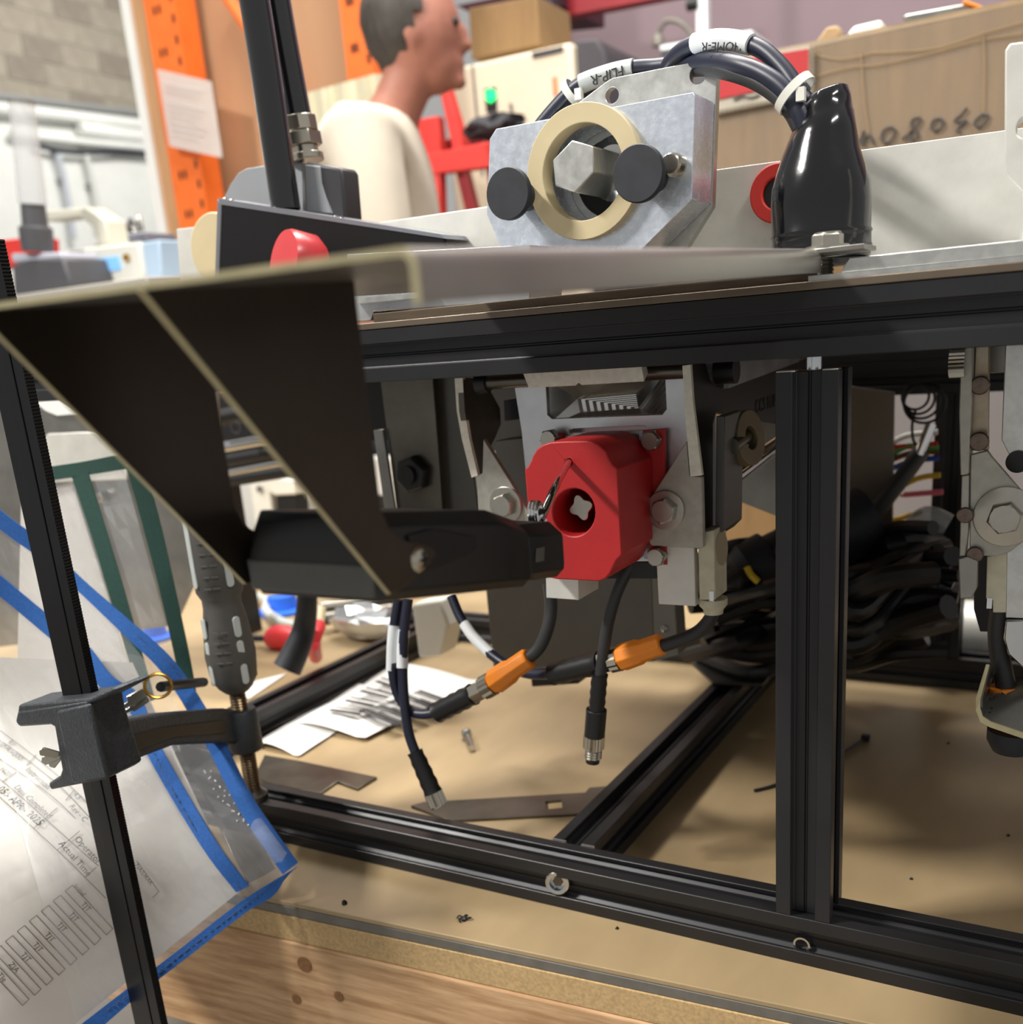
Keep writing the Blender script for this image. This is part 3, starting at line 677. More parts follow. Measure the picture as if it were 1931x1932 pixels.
def words(body, u, v, ang, hpx, parent=pg, surf=s1, off=-.0004, m='ink_grey', name='printed_words'):
    a = math.radians(ang); du, dv = math.cos(a), math.sin(a)
    p = surf(u, v, off); xd = surf(u + du * 10, v + dv * 10, off) - p; yd = p - surf(u - dv * 10, v + du * 10, off)
    size = hpx * (p - CAM).dot(RF) / F * 1.4
    bm = text_mesh(body, size, p, xd, yd, .00006); return add(bm, name, m, parent)
for w_ in (('8', 20, 1400, 35, 9), ('FLIP-R -000', 16, 1414, 36, 11), ('Instruction', 72, 1468, 41, 12), ('1020', 10, 1456, 38, 10), ('Date Completed', 62, 1512, 42, 12), ('Rev - C', 148, 1534, 46, 11), ('4.5', 146, 1502, 44, 10), ('Operator', 166, 1604, 47, 12), ('Actual Time', 142, 1620, 48, 12), ('Initial', 150, 1680, 47, 9), ('NA/DRAK', 272, 1650, 52, 8)): words(*w_)
words('05 - APR - 2025', 38, 1520, 41, 15, m='ink', name='hand_written_date')
for k, t in enumerate(('TJT', 'TJT', 'TJT', 'TJT', 'TJT', 'TJT', 'ZJA', 'TJe')): words(t, 162 - 22.6 * k, 1711 + 19 * k, 47, 10, m='ink', name='hand_initials')
# embossed strip between the two bindings
bm = BM()
for i in range(26):
    t = i / 25; u = 388 + 74 * t + 9 * math.sin(i * 2.1); v = 1452 + 104 * t + 6 * math.cos(i * 1.7)
    bmesh.ops.create_icosphere(bm, subdivisions=1, radius=.0007, matrix=Matrix.Translation(s1(u, v, -.0016)))
add(bm, 'embossing', 'label_white', po)
sheet(po, [(330, 1400), (408, 1420), (520, 1640), (468, 1668)], 'dark_insert', mat('smoke_film', (52, 52, 58), .12, 0, .1, 20, alpha=.72), s1, .0015, 6, 8)

# green pouch behind the clamp
def s2(u, v, off=0.): return aD(u, v, .772 + off + .003 * math.sin(u * .02))
pq = thing('document_pouch', s2(250, 1330), 'clear document pouch with green cloth edging behind the grey clamp handle', 'pouch')
sheet(pq, [(60, 880), (226, 858), (350, 1310), (180, 1340)], 'clear_front', 'clear_film', s2, -.001, 8, 10)
band(pq, [(52, 886), (150, 872), (232, 856)], [(56, 912), (150, 898), (240, 884)], 'top_binding', 'green_web', s2, k=4)
band(pq, [(134, 896), (172, 1010), (208, 1130), (268, 1330)], [(166, 890), (200, 1000), (236, 1120), (292, 1320)], 'inner_binding', 'green_web', s2, k=4)
band(pq, [(238, 880), (266, 980), (300, 1110), (334, 1260), (346, 1330)], [(268, 870), (298, 970), (328, 1100), (358, 1240), (372, 1320)], 'edge_binding', 'green_web', s2, k=4)
gp2 = thing('loose_form', s2(120, 1300), 'plain grey-white sheet held in the green edged pouch', 'paper')
sheet(gp2, [(40, 932), (136, 910), (268, 1330), (30, 1380)], 'page', 'paper', s2, .003, 8, 10)
# ================================================================== on top of the machine
YB = .05
fh = thing('flip_head', aY(1110, 460, .06), 'scratched aluminium head block with cream bearing ring and hexagon drive bar', 'machine head')
c0 = aY(1108, 327, YB)
def circ(c, r, n=40, ax=EX, ay=EZ): return [c + ax * (r * math.cos(2 * math.pi * i / n)) + ay * (r * math.sin(2 * math.pi * i / n)) for i in range(n)]
bm = BM(); prism(bm, Ys([(924, 262), (936, 243), (1308, 174), (1312, 181), (1306, 376), (1205, 478), (950, 478), (919, 405)], YB), (0, .030, 0), [circ(c0, .0250)]); add(bm, 'head_block', 'alu_scratched', fh, bevel=.0004)
h1 = aY(1155, 180, .0805); h2 = aY(1318, 140, .0805)
bm = BM(); prism(bm, Ys([(1000, 262), (1054, 222), (1146, 153), (1157, 147), (1325, 114), (1340, 116), (1351, 128), (1353, 145), (1344, 390), (1290, 478), (1000, 478)], .0805), (0, .006, 0), [circ(h1, .0041, 20), circ(h2, .0048, 20), circ(c0 + EY * .03, .0205)]); add(bm, 'back_plate', 'alu_brushed', fh, bevel=.0003)
bm = BM(); ringm(bm, c0 - EY * .006, EY, .0243, .0343, .012, 56); add(bm, 'bearing_ring', 'peek', fh, bevel=.0004)
bm = BM(); lathe(bm, c0 + EY * .0325, EY, [(0, .0205), (.012, .0205)], 40); add(bm, 'inner_bore', 'black_side', fh)
bm = BM(); lathe(bm, c0 + EY * .022 + EZ * .004 + EX * .006, EY, [(0, .012), (.004, .0175), (.012, .0185)], 32); add(bm, 'inner_hub', 'stainless_bright', fh)
bm = BM(); prism(bm, Ys([(1079, 264), (1119, 276), (1121, 324), (1085, 364), (1047, 350), (1043, 302)], .034), (0, .045, 0)); add(bm, 'hexagon_bar', 'alu_brushed', fh, bevel=.0007)
for (u, v, r, y) in ((957, 365, .0136, .026), (1203, 327, .0140, .026)):
    p = aY(u, v, y); bm = BM(); lathe(bm, p, EY, [(0, r * .96), (.0008, r), (.004, r), (.008, r * .62), (YB - y, r * .55)], 36); add(bm, 'stop_knob', 'rubber', fh)
p = aY(1264, 309, .040); bm = BM(); prof = [(0, .0046), (.0006, .0052)]
for i in range(8): prof.append((.0012 + .0013 * i, .0058 if i % 2 else .0052))
lathe(bm, p, EY, prof, 22); add(bm, 'threaded_pin', 'nickel', fh)

# cable boot
bt = thing('cable_boot', aY(1548, 470, .056), 'glossy black vinyl boot gathering three dark blue cables', 'cable boot')
cb = aY(1548, 474, .056); cb.z = .3786
BPR = [(0, .0232), (.001, .0240), (.0045, .0243), (.0058, .0249), (.007, .0243), (.0115, .0243), (.0128, .0249), (.014, .0242), (.027, .0241), (.035, .0236), (.042, .0217), (.050, .0189), (.0587, .0161), (.066, .0139), (.0663, .0134)]
bm = BM(); rr_ = []
for k, (t_, r_) in enumerate(BPR + [(.072, .0118), (.0765, .0100), (.0775, .0085), (.0768, .0065)]):
    ring_ = []
    for i_ in range(44):
        a_ = 2 * math.pi * i_ / 44; x_ = r_ * math.cos(a_); y_ = r_ * math.sin(a_); w_ = 1 + .016 * math.sin(3 * a_ + t_ * 90) + .008 * math.sin(7 * a_ - t_ * 160)
        sl_k = max(0, (t_ - .05) / .026)
        ring_.append(bm.verts.new(cb + V((x_ * w_ + .002 * sl_k, y_ * w_, t_ + sl_k * x_ * .22))))
    rr_.append(ring_)
for a_, b_ in zip(rr_, rr_[1:]):
    for i_ in range(44): bm.faces.new((a_[i_], a_[(i_ + 1) % 44], b_[(i_ + 1) % 44], b_[i_]))
bm.faces.new(list(reversed(rr_[0]))); bm.faces.new(rr_[-1])
add(bm, 'boot_body', 'black_gloss', bt, smooth=60)
def ycab(name, label, pts, r, m='cable_blue', **k):
    t = thing(name, aY(*pts[-1]), label, 'cable', 'cables arching over the flip head')
    bm = BM(); tube(bm, path(pts), r, 14, 8); add(bm, 'cable_jacket', m, t); return t
c1 = ycab('arched_cable', 'highest arching dark blue cable with a white marker sleeve', [(1540, 230, .055), (1524, 196, .055), (1505, 168, .056), (1478, 130, .06), (1440, 95, .065), (1395, 78, .07), (1350, 74, .074), (1306, 84, .08), (1272, 108, .088), (1252, 140, .094)], .0042)
bm = BM(); tube(bm, path([(1418, 84, .0665), (1385, 76.5, .07), (1350, 74.5, .0735), (1312, 82, .0785)]), .0050, 16); sl_ = add(bm, 'marker_sleeve', 'label_white', c1)
bm = text_mesh('HOME-R', .0058, aY(1362, 87, .0640), aY(1340, 88, .0640) - aY(1384, 87, .0640), -EZ, .0002); add(bm, 'sleeve_print', 'ink', sl_)
c2 = ycab('arched_cable', 'middle arching cable running left behind the head plate with a grey marker sleeve', [(1520, 238, .048), (1506, 205, .048), (1480, 168, .05), (1440, 140, .054), (1392, 122, .06), (1340, 114, .074), (1290, 120, .09), (1240, 126, .094), (1190, 130, .094), (1140, 142, .094), (1095, 160, .094), (1060, 192, .094), (1022, 236, .094), (1000, 270, .094)], .0044)
bm = BM(); tube(bm, path([(1197, 129, .0935), (1160, 136.5, .0935), (1120, 149, .0935), (1098, 158, .0935)]), .0052, 16); sl2 = add(bm, 'marker_sleeve', mat('sleeve_grey', (188, 192, 192), .4, 0, .05, 40), c2)
bm = text_mesh('FLIP-R', .0078, aY(1146, 142, .0878), aY(1120, 151, .0878) - aY(1172, 134, .0878), -EZ, .0002); add(bm, 'sleeve_print', 'ink', sl2)
c3 = ycab('arched_cable', 'lowest arching dark cable tucked under the other two', [(1512, 244, .052), (1494, 210, .052), (1462, 176, .054), (1420, 150, .058), (1370, 134, .066), (1330, 128, .08), (1290, 132, .098), (1200, 145, .1), (1120, 165, .1), (1070, 205, .1), (1030, 250, .1)], .0042, 'cable_black')
for (u, v, y, r, dd) in ((1500, 176, .0515, .0108, (1, 0, -1.15)), (1081, 176, .097, .0088, (1, 0, .62))):
    z_ = thing('cable_tie', aY(u, v, y), 'white cable tie around the cables at the boot mouth' if u > 1300 else 'white cable tie around the cables beside the beige cabinet', 'cable tie')
    bm = BM(); ringm(bm, aY(u, v, y) - V(dd).normalized() * .002, dd, r - .001, r, .0042, 32); o = add(bm, 'tie_band', 'zip_white', z_)
    bm = BM(); cc = aY(u + 12, v + 2, y - .008); box(bm, cc - V((.002, .002, .003)), cc + V((.002, .002, .003))); add(bm, 'tie_head', 'zip_white', o)

# hold-down bolt and sole plate beside the lip
hb = thing('hold_down_bolt', aY(1570, 510, .012), 'hex bolt with washer strip holding the folded lip, threads showing below', 'bolt')
pw = aY(1590, 471, .010)
bm = BM(); box(bm, (aY(1541, 470, .004).x, -.002, pw.z - .0012), (aY(1636, 470, .004).x, .026, pw.z + .0010)); add(bm, 'washer_strip', 'stainless', hb, bevel=.0003)
pb = aY(1562, 466, .008); pb.z = pw.z + .001
bm = BM(); lathe(bm, pb, EZ, [(0, .0098), (.0013, .0098)], 28); add(bm, 'washer', 'bolt_steel', hb)
hex_bolt(hb, pb + EZ * .0013, EZ, .0128, .0055, xdir=(1, .5, 0))
bm = BM(); lathe(bm, V((pb.x - .001, pb.y, .3676)), EZ, [(.0009 * i, .0042 if i % 2 else .0036) for i in range(int((pw.z - .3688) / .0009))], 16); add(bm, 'thread', 'stainless_dark', hb)
sp = thing('sole_plate', (.25, .04, .3676), 'thick light aluminium sole plate under the black cable boot', 'plate')
xs = aY(1586, 505, .004).x
bm = BM(); prism(bm, [V((xs, .004, .3702)), V((xs + .004, .004, .3762)), V((.52, .004, .3762)), V((.52, .004, .3702))], (0, .1, 0)); add(bm, 'plate_body', 'alu_brushed', sp, bevel=.0003)
bm = BM(); box(bm, (xs - .014, .002, .3676), (.52, .104, .3700)); add(bm, 'shim', 'alu_brushed', sp)
bm = BM(); lathe(bm, V((cb.x, cb.y, .3763)), EZ, [(0, .0232), (.0022, .0232)], 36); add(bm, 'boot_seat', 'black_plastic', sp)
# riser strip, its shadow put into the brown colour, and left structures on the deck
rs = thing('riser_strip', (-.1, .02, .3676), 'riser strip along the front of the deck, coloured dark as in shadow', 'strip')
bm = BM(); box(bm, (aY(704, 595, .006).x, .006, .3677), (aY(1545, 545, .006).x, .02, .3726)); add(bm, 'strip_body', mat('riser_shaded', (92, 80, 66), .5, .5, .15, 40, (1, 8, 8)), rs, bevel=.0003)
lh = thing('left_housing', aY(740, 600, .03), 'bright aluminium housing with two dark slots behind the folded lip', 'housing')
bm = BM(); prism(bm, Ys([(655, 480), (1000, 462), (1000, 566), (705, 588), (700, 604), (655, 608)], .028), (0, .04, 0), [Ys([(697, 494), (790, 489), (790, 512), (699, 520)], .028), Ys([(700, 524), (790, 516), (790, 533), (702, 542)], .028)]); add(bm, 'housing_body', 'alu_plate', lh, bevel=.0004)
bm = BM(); prism(bm, Ys([(690, 488), (800, 482), (800, 540), (694, 548)], .040), (0, .002, 0)); add(bm, 'slot_back', 'black_side', lh)
bm = BM(); prism(bm, Ys([(668, 563), (810, 550), (810, 560), (668, 574)], .022), (0, .008, 0)); add(bm, 'ledge', 'alu_brushed', lh)

# tall rear panel, red ring, right plate
rp = thing('deck_partition', aY(1500, 480, .12), 'long light grey sheet panel standing along the deck behind the boot', 'panel')
bm = BM(); prism(bm, Ys([(700, 422), (925, 389), (1345, 321), (1895, 246), (2050, 225), (2050, 470), (1345, 520), (700, 560)], .12), (0, .003, 0)); add(bm, 'panel_sheet', 'alu_matt', rp, bevel=.0004)
rr = thing('ring_knob', aY(1470, 415, .117), 'red ring with a dark centre on the grey panel behind the boot', 'ring')
bm = BM(); ringm(bm, aY(1472, 366, .119), -EY, .0085, .0158, .006, 40); add(bm, 'red_ring', 'red_paint', rr, bevel=.0008)
bm = BM(); lathe(bm, aY(1472, 366, .119), -EY, [(0, .0084), (.003, .0084)], 32); add(bm, 'dark_centre', 'black_plastic', rr)
ep = thing('end_plate', aY(1925, 350, .03), 'chamfered light aluminium end plate at the panel with a bolt hole', 'plate')
hh = aY(1938, 240, .03)
bm = BM(); prism(bm, Ys([(1897, 95), (1906, 82), (2030, 66), (2030, 415), (1931, 362), (1896, 328)], .03), (0, .008, 0), [circ(hh, .0042, 20)]); add(bm, 'plate_body', 'alu_matt', ep, bevel=.0006)
bm = BM(); box(bm, (aY(1931, 340, .036).x, .0385, .3763), (aY(1990, 340, .036).x, .05, aY(1931, 340, .036).z)); add(bm, 'stand_leg', 'alu_matt', ep)

# ---- left rear cluster
def slabp(t, pts, Y, d, name, m, bev=.0006, holes=()):
    bm = BM(); prism(bm, Ys(pts, Y), (0, d, 0)); return add(bm, name, m, t, bevel=bev)
lp = thing('rear_side_sheet', aY(400, 500, .15), 'light aluminium side panel behind the black hinged cover', 'panel')
slabp(lp, [(333, 432), (470, 416), (640, 395), (640, 560), (345, 600)], .150, .003, 'panel_sheet', 'alu_matt')
rg = thing('cream_roller', aY(400, 490, .135), 'cream plastic roller edge behind the black hinged cover', 'roller')
bm = BM(); lathe(bm, aY(420, 470, .138), -EY, [(0, .027), (.008, .027)], 40); add(bm, 'roller_body', 'peek', rg, bevel=.001)
bc = thing('hinged_cover', aY(500, 470, .08), 'black sheet metal cover with light edges sloping down', 'cover')
slabp(bc, [(418, 386), (838, 450), (838, 560), (412, 560)], .09, .004, 'cover_face', mat('cover_dark', (14, 12, 15), .7, 0, .06, 20, spec=.2))
bm = BM(); a, b, c_, d_ = aY(410, 373, .09), aY(418, 386, .09), aY(838, 450, .09), aY(800, 436, .09)
prism(bm, Ys([(410, 374), (418, 386), (838, 450), (832, 442)], .0895), (0, .03, 0)); add(bm, 'cover_top', mat('cover_edge', (128, 130, 136), .4, .5, .06, 20), bc)
slabp(bc, [(410, 374), (418, 386), (412, 560), (404, 560)], .0893, .02, 'cover_end', 'cover_edge')
for u, v in ((424, 376), (436, 379), (632, 410), (644, 413)):
    bm = BM(); lathe(bm, aY(u, v + 2, .096), EZ, [(0, .0024), (.0012, .0024), (.002, .001)], 12); add(bm, 'rivet', 'chrome', bc)
es = thing('stop_button', aY(540, 490, .05), 'red mushroom stop button below the black hinged cover', 'button')
bp_ = aY(548, 498, .06)
ax = V((-.35, -.85, .22)).normalized()
bm = BM(); lathe(bm, bp_ - ax * .02, ax, [(0, .018), (.006, .0222), (.022, .0222), (.025, .021), (.0262, 0)], 40); add(bm, 'button_cap', mat('stop_red', (196, 58, 62), .3, 0, .04, 20), es)
bm = BM(); lathe(bm, bp_ - ax * .05, ax, [(0, .013), (.03, .013)], 24); add(bm, 'button_stem', 'black_plastic', es)
gb = thing('curved_bracket', aY(460, 430, .13), 'grey rounded sheet bracket standing behind the black hose', 'bracket')
slabp(gb, [(390, 440), (394, 420), (408, 402), (426, 366), (436, 346), (450, 326), (464, 318), (499, 312), (570, 306), (575, 470), (400, 470)], .135, .004, 'bracket_plate', mat('grey_coat', (150, 154, 158), .45, .2, .05, 20))
gc = thing('curved_shield', aY(610, 410, .12), 'dark grey folded shield with a curved lip under the cable gland', 'shield')
slabp(gc, [(572, 309), (580, 305), (640, 316), (645, 325), (652, 408), (650, 450), (577, 450)], .118, .02, 'shield_body', mat('shield_dark', (58, 57, 60), .4, .2, .05, 20), .002)
slabp(gc, [(575, 310), (603, 313), (606, 345), (614, 372), (628, 404), (578, 400)], .1165, .003, 'shield_lip', 'grey_coat', .001)
ph = thing('black_hose', aY(538, 392, .105), 'glossy black upright hose rising from the hinged cover', 'hose')
bm = BM(); tube(bm, [aY(470, -60, .105), aY(495, 90, .105), aY(517, 240, .105), aY(540, 396, .105)], .0106, 24); add(bm, 'hose_body', 'hose_gloss', ph)
ph2 = thing('black_hose', aY(560, 226, .14), 'second black hose ending in the nickel cable gland', 'hose')
bm = BM(); tube(bm, [aY(510, -60, .14), aY(536, 90, .14), aY(562, 228, .14)], .0108, 24); add(bm, 'hose_body', 'hose_gloss', ph2)
gl = thing('cable_gland', aY(578, 305, .14), 'nickel plated cable gland with hexagon nuts on the grey shield', 'gland')
pa = aY(564, 222, .14); pb2 = aY(580, 305, .14); ga = (pa - pb2); Lg = ga.length
def gseg(t0, t1, r, n, name):
    bm = BM(); cyl(bm, pb2 + ga * t0, pb2 + ga * t1, r, n=n); add(bm, name, 'nickel', gl, bevel=.0005)
gseg(0, .16, .0128, 24, 'gland_flange'); gseg(.16, .34, .0098, 20, 'gland_thread'); gseg(.34, .64, .0138, 6, 'gland_nut'); gseg(.66, 1.0, .0128, 10, 'gland_cap')
# ================================================================== inside the frame, behind the front
def zsheet(t, pts, z, th, name, m, bev=0):
    bm = BM(); prism(bm, Zs(pts, z), EZ * th); return add(bm, name, m, t, bevel=bev)
def ypoly(t, pts, Y, d, name, m, bev=.0005):
    bm = BM(); prism(bm, Ys(pts, Y), (0, d, 0)); return add(bm, name, m, t, bevel=bev)
cn = thing('upright_channel', aY(790, 970, .13), 'tall dull stainless channel with a black hex knob behind the gussets', 'channel')
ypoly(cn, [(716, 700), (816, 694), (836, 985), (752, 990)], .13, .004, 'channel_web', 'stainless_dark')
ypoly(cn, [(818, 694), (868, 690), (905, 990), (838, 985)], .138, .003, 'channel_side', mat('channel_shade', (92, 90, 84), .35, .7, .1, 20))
ypoly(cn, [(704, 812), (722, 810), (748, 985), (730, 990)], .126, .003, 'channel_lip', 'stainless')
ypoly(cn, [(630, 680), (726, 680), (744, 832), (650, 832)], .165, .004, 'gap_backing', 'black_side')  # added black sheet that makes the gap beside the channel dark
kp = aY(784, 893, .13)
bm = BM(); lathe(bm, kp, -EY, [(0, .0145), (.007, .0145), (.009, .0125)], 6, (1, 0, .3)); kb = add(bm, 'hex_knob', 'black_plastic', cn, bevel=.0008)
bm = BM(); lathe(bm, kp - EY * .009, -EY, [(0, .0068), (.003, .0068)], 20); add(bm, 'knob_stud', 'black_side', kb)
gx = thing('gearbox_housing', aY(1100, 1255, .2), 'plain grey sheet metal housing low behind the hanging connectors', 'housing')
ypoly(gx, [(905, 985), (1226, 980), (1236, 1248), (932, 1265)], .20, .004, 'housing_front', mat('housing_grey', (112, 108, 100), .42, .5, .08, 12))
ypoly(gx, [(1226, 980), (1262, 978), (1280, 1236), (1236, 1248)], .197, .02, 'housing_flange', mat('housing_light', (134, 130, 122), .42, .5, .08, 12))
hb2 = aY(1254, 1186, .197); bm = BM(); lathe(bm, hb2, -EY, [(0, .003), (.001, .003), (.002, .001)], 14); add(bm, 'rivet', 'stainless', gx)
ypoly(gx, [(1000, 1262), (1090, 1258), (1092, 1290), (1004, 1296)], .21, .02, 'housing_foot', 'black_side')
# dark carrier bar between housing and arms
cb2 = thing('linear_carrier', aY(1000, 840, .1), 'dull grey block beside the window plate behind the sawn arm', 'block')
ypoly(cb2, [(934, 832), (1005, 824), (1020, 1000), (945, 1000)], .10, .02, 'carrier_body', mat('dull_grey', (108, 104, 98), .4, .6, .08, 14))
ypoly(cb2, [(862, 688), (996, 684), (1004, 842), (884, 856)], .128, .004, 'carrier_back', 'dull_grey')
ypoly(cb2, [(950, 756), (985, 750), (988, 790), (952, 795)], .098, .012, 'carrier_buffer', 'black_plastic')
# chrome guide rod with cream bush on the right
gr_ = thing('guide_rod', aY(1420, 880, .12), 'chrome guide rod with a cream bush beside the front post', 'rod')
bm = BM(); q_ = aY(1374, 907, .115); cyl(bm, q_, q_ + V((0, .16, .012)), .0062); add(bm, 'rod_body', 'chrome', gr_)
bm = BM(); ringm(bm, aX(1402, 828, XR + .012), V((1, -.2, .15)), .007, .0165, .006, 36); add(bm, 'bush', mat('bush_cream', (118, 106, 80), .5, .1, .1, 30), gr_, bevel=.0006)
bm = BM(); cyl(bm, aX(1380, 842, XR + .012), aX(1425, 812, XR + .012), .0048); add(bm, 'bush_pin', 'stainless_dark', gr_)
ypoly(gr_, [(1378, 780), (1560, 780), (1560, 1010), (1378, 940)], .27, .003, 'backing_sheet', 'stainless')
# hoses and black harness
rnd = random.Random(4)
hs = thing('power_connector', aY(1420, 1060, .3), 'large black cable connector lying among the dark harness', 'connector')
bm = BM(); lathe(bm, aY(1390, 1090, .30), aY(1500, 1040, .33) - aY(1390, 1090, .30), [(0, .018), (.008, .026), (.03, .027), (.032, .023), (.06, .024), (.062, .03), (.075, .03), (.12, .028)], 24); add(bm, 'connector_body', 'rubber', hs)
hn = thing('cable_harness', aY(1330, 1240, .3), 'tangle of black harness cables slumped across the middle of the frame', 'cable harness')
for k in range(22):
    u0 = 1285 + rnd.random() * 70; v0 = 1060 + 8.5 * k + rnd.random() * 10; y0 = .29 + .15 * rnd.random()
    pts = [(u0, v0, y0)]
    for j in range(1, 6): pts.append((u0 + j * 92, v0 - 10 * j + rnd.uniform(-34, 34) + (20 if j == 3 else 0), min(.46, max(.26, y0 + rnd.uniform(-.05, .05)))))
    P = path(pts)
    for q in P: q.z = max(q.z, .038)
    bm = BM(); tube(bm, P, .005 + .005 * rnd.random(), 10); add(bm, 'cable', 'black_plastic' if k % 4 else 'black_side', hn)
gt = thing('earth_tag', aY(1425, 1090, .27), 'small yellow and green earth wire end among black cables', 'wire')
bm = BM(); tube(bm, path([(1410, 1070, .27), (1418, 1085, .268), (1432, 1098, .268)]), .0028, 8); add(bm, 'yellow_wire', mat('wire_yellow', (206, 176, 40), .5, 0, .05, 30), gt)
fp = thing('corner_plate', aZ(1380, 1270, .031), 'dark corner plate with a bolt joining the cross rail', 'plate')
zsheet(fp, [(1300, 1250), (1345, 1292), (1440, 1296), (1500, 1220), (1420, 1206), (1330, 1214)], .0308, .003, 'plate_body', mat('plate_black', (64, 62, 58), .4, .3, .1, 30), .0005)
hex_bolt(fp, aZ(1378, 1268, .0338), EZ, .010, .004, name='bolt', xdir=(1, 0, 0))
# grey sheet and wires seen through the right bay
gsx = thing('cabinet_side', aY(1640, 1020, .43), 'plain grey cabinet side sheet behind the front post', 'cabinet')
ypoly(gsx, [(1540, 720), (1688, 740), (1684, 1035), (1540, 1090)], .43, .004, 'sheet_body', mat('cab_grey', (124, 114, 102), .35, .5, .12, 6))
wc = {'wire_red': (204, 60, 52), 'wire_green': (70, 168, 96), 'wire_brown': (110, 72, 34), 'wire_blue': (54, 78, 170), 'wire_gold': (222, 180, 60), 'wire_pink': (232, 120, 140), 'wire_white': (222, 222, 216)}
for n_, c_ in wc.items(): mat(n_, c_, .45, 0, .04, 30)
WL = (('wire_white', 'pink-white wire', [(1680, 838), (1712, 822), (1770, 815)]), ('wire_red', 'red-brown wire', [(1680, 845), (1720, 842), (1770, 838)]), ('wire_green', 'green wire', [(1682, 858), (1715, 842), (1772, 845)]), ('wire_brown', 'dark brown wire', [(1682, 868), (1720, 855), (1772, 852)]),
      ('wire_blue', 'blue wire', [(1684, 884), (1722, 870), (1772, 864)]), ('wire_gold', 'gold wire', [(1700, 918), (1735, 902), (1775, 896)]), ('wire_pink', 'pink wire', [(1706, 934), (1740, 931), (1780, 928)]), ('wire_gold', 'yellow flat wire', [(1678, 982), (1705, 976), (1740, 966)]))
for n_, l_, pts in WL:
    t = thing('signal_wire', aY(pts[0][0], pts[0][1], .46), l_ + ' strung behind the cabinet side sheet', 'wire', 'coloured wires in the right bay')
    bm = BM(); tube(bm, [aY(u, v, .463) for u, v in pts], .0026, 8); add(bm, 'wire_jacket', n_, t)
    bm = BM(); cyl(bm, aY(*pts[0], .463), aY(pts[0][0] - 6, pts[0][1] + 2, .463), .0014, n=8); add(bm, 'wire_core', 'brass', t)
st = thing('black_conduit', aY(1600, 1015, .40), 'black braided conduit leaning across the cabinet side', 'conduit')
bm = BM(); tube(bm, [aY(1560, 1070, .40), aY(1640, 980, .41), aY(1700, 905, .42), aY(1740, 850, .43)], .0075, 14); add(bm, 'conduit_body', 'cable_black', st)
bm = BM(); tube(bm, [aY(1735, 858, .425), aY(1758, 800, .43)], .0045, 10, smooth=False); add(bm, 'foil_end', 'chrome', st)
wl_ = thing('wire_coil', aY(1720, 785, .44), 'loose coil of thin black wire under the back beam', 'wire')
for k in range(4):
    bm = BM(); c = aY(1728 + 6 * k, 748 + 4 * k, .445); tube(bm, circ(c, .011 + .002 * k, 20) + [circ(c, .011 + .002 * k, 20)[0]], .0013, 6, 2); add(bm, 'loop', 'black_plastic', wl_)
bm = BM(); tube(bm, path([(1728, 775, .445), (1722, 800, .445), (1724, 830, .445), (1735, 845, .445)]), .0013, 6); add(bm, 'tail', 'black_plastic', wl_)
dk = thing('valve_bank', aY(1680, 1050, .36), 'dark valve bank and tubing lump behind the front post', 'valve bank')
ypoly(dk, [(1580, 1010), (1640, 1060), (1700, 1075), (1765, 1085), (1765, 1180), (1720, 1215), (1600, 1215), (1540, 1200), (1540, 1010)], .40, .06, 'bank_body', 'black_side', .004)
bm = BM(); tube(bm, [aY(1690, 1040, .39), aY(1720, 1000, .38), aY(1750, 975, .38), aY(1790, 990, .38)], .009, 10); add(bm, 'clear_hose', mat('clear_hose', (186, 190, 192), .2, 0, .1, 30, alpha=.6), dk)
bm = BM(); tube(bm, [aY(1672, 1170, .385), aY(1720, 1200, .38), aY(1745, 1195, .38)], .012, 10); add(bm, 'fitting', 'black_plastic', dk)
wx = thing('white_motor', aY(1790, 1230, .45), 'pale cylindrical motor lying behind the back post', 'motor')
bm = BM(); cyl(bm, aY(1690, 1190, .56), aY(1960, 1205, .56), .035, n=32); add(bm, 'motor_body', 'alu_matt', wx, bevel=.003)
bm = BM(); cyl(bm, aY(1620, 1205, .56), aY(1690, 1198, .56), .03, n=28); add(bm, 'motor_nose', 'alu_matt', wx, bevel=.002)

# ---- things lying on the plywood
pp = thing('shipping_labels', aZ(690, 1350, .0006), 'crumpled white shipping labels printed with barcodes on the plywood', 'paper')
def paper(quad, name, m='paper', z=.0006, lift=.006, n=8):
    bm = BM(); a, b, c, d = [aZ(u, v, z) for u, v in quad]; g = []
    for j in range(n + 1):
        row = []
        for i in range(n + 1):
            s, t = i / n, j / n; p = (a.lerp(b, s)).lerp(d.lerp(c, s), t); p.z = z + lift * abs(math.sin(3.1 * s + 1.3) * math.sin(2.6 * t + .8)) ; row.append(bm.verts.new(p))
        g.append(row)
    for j in range(n):
        for i in range(n): bm.faces.new((g[j][i], g[j][i + 1], g[j + 1][i + 1], g[j + 1][i]))
    return add(bm, name, m, pp, smooth=60)
paper([(486, 1408), (664, 1296), (740, 1312), (565, 1428)], 'label_sheet', z=.0012)
paper([(560, 1370), (745, 1256), (905, 1286), (690, 1394)], 'label_sheet', z=.0035)
paper([(500, 1345), (640, 1270), (760, 1262), (600, 1372)], 'label_sheet', mat('paper_shade', (206, 204, 204), .8, 0, .03, 30), z=.0008)
bm = BM()
for k in range(15):
    s = k / 14; a = aZ(672 + 118 * s, 1345 - 42 * s, .012); b = aZ(742 + 118 * s, 1372 - 44 * s, .012); w_ = (b - a).normalized().cross(EZ) * (.0006 + .0011 * ((k * 7) % 3))
    prism(bm, [a - w_, a + w_, b + w_, b - w_], EZ * .0002)
add(bm, 'barcode', 'ink', pp)
bm = BM()
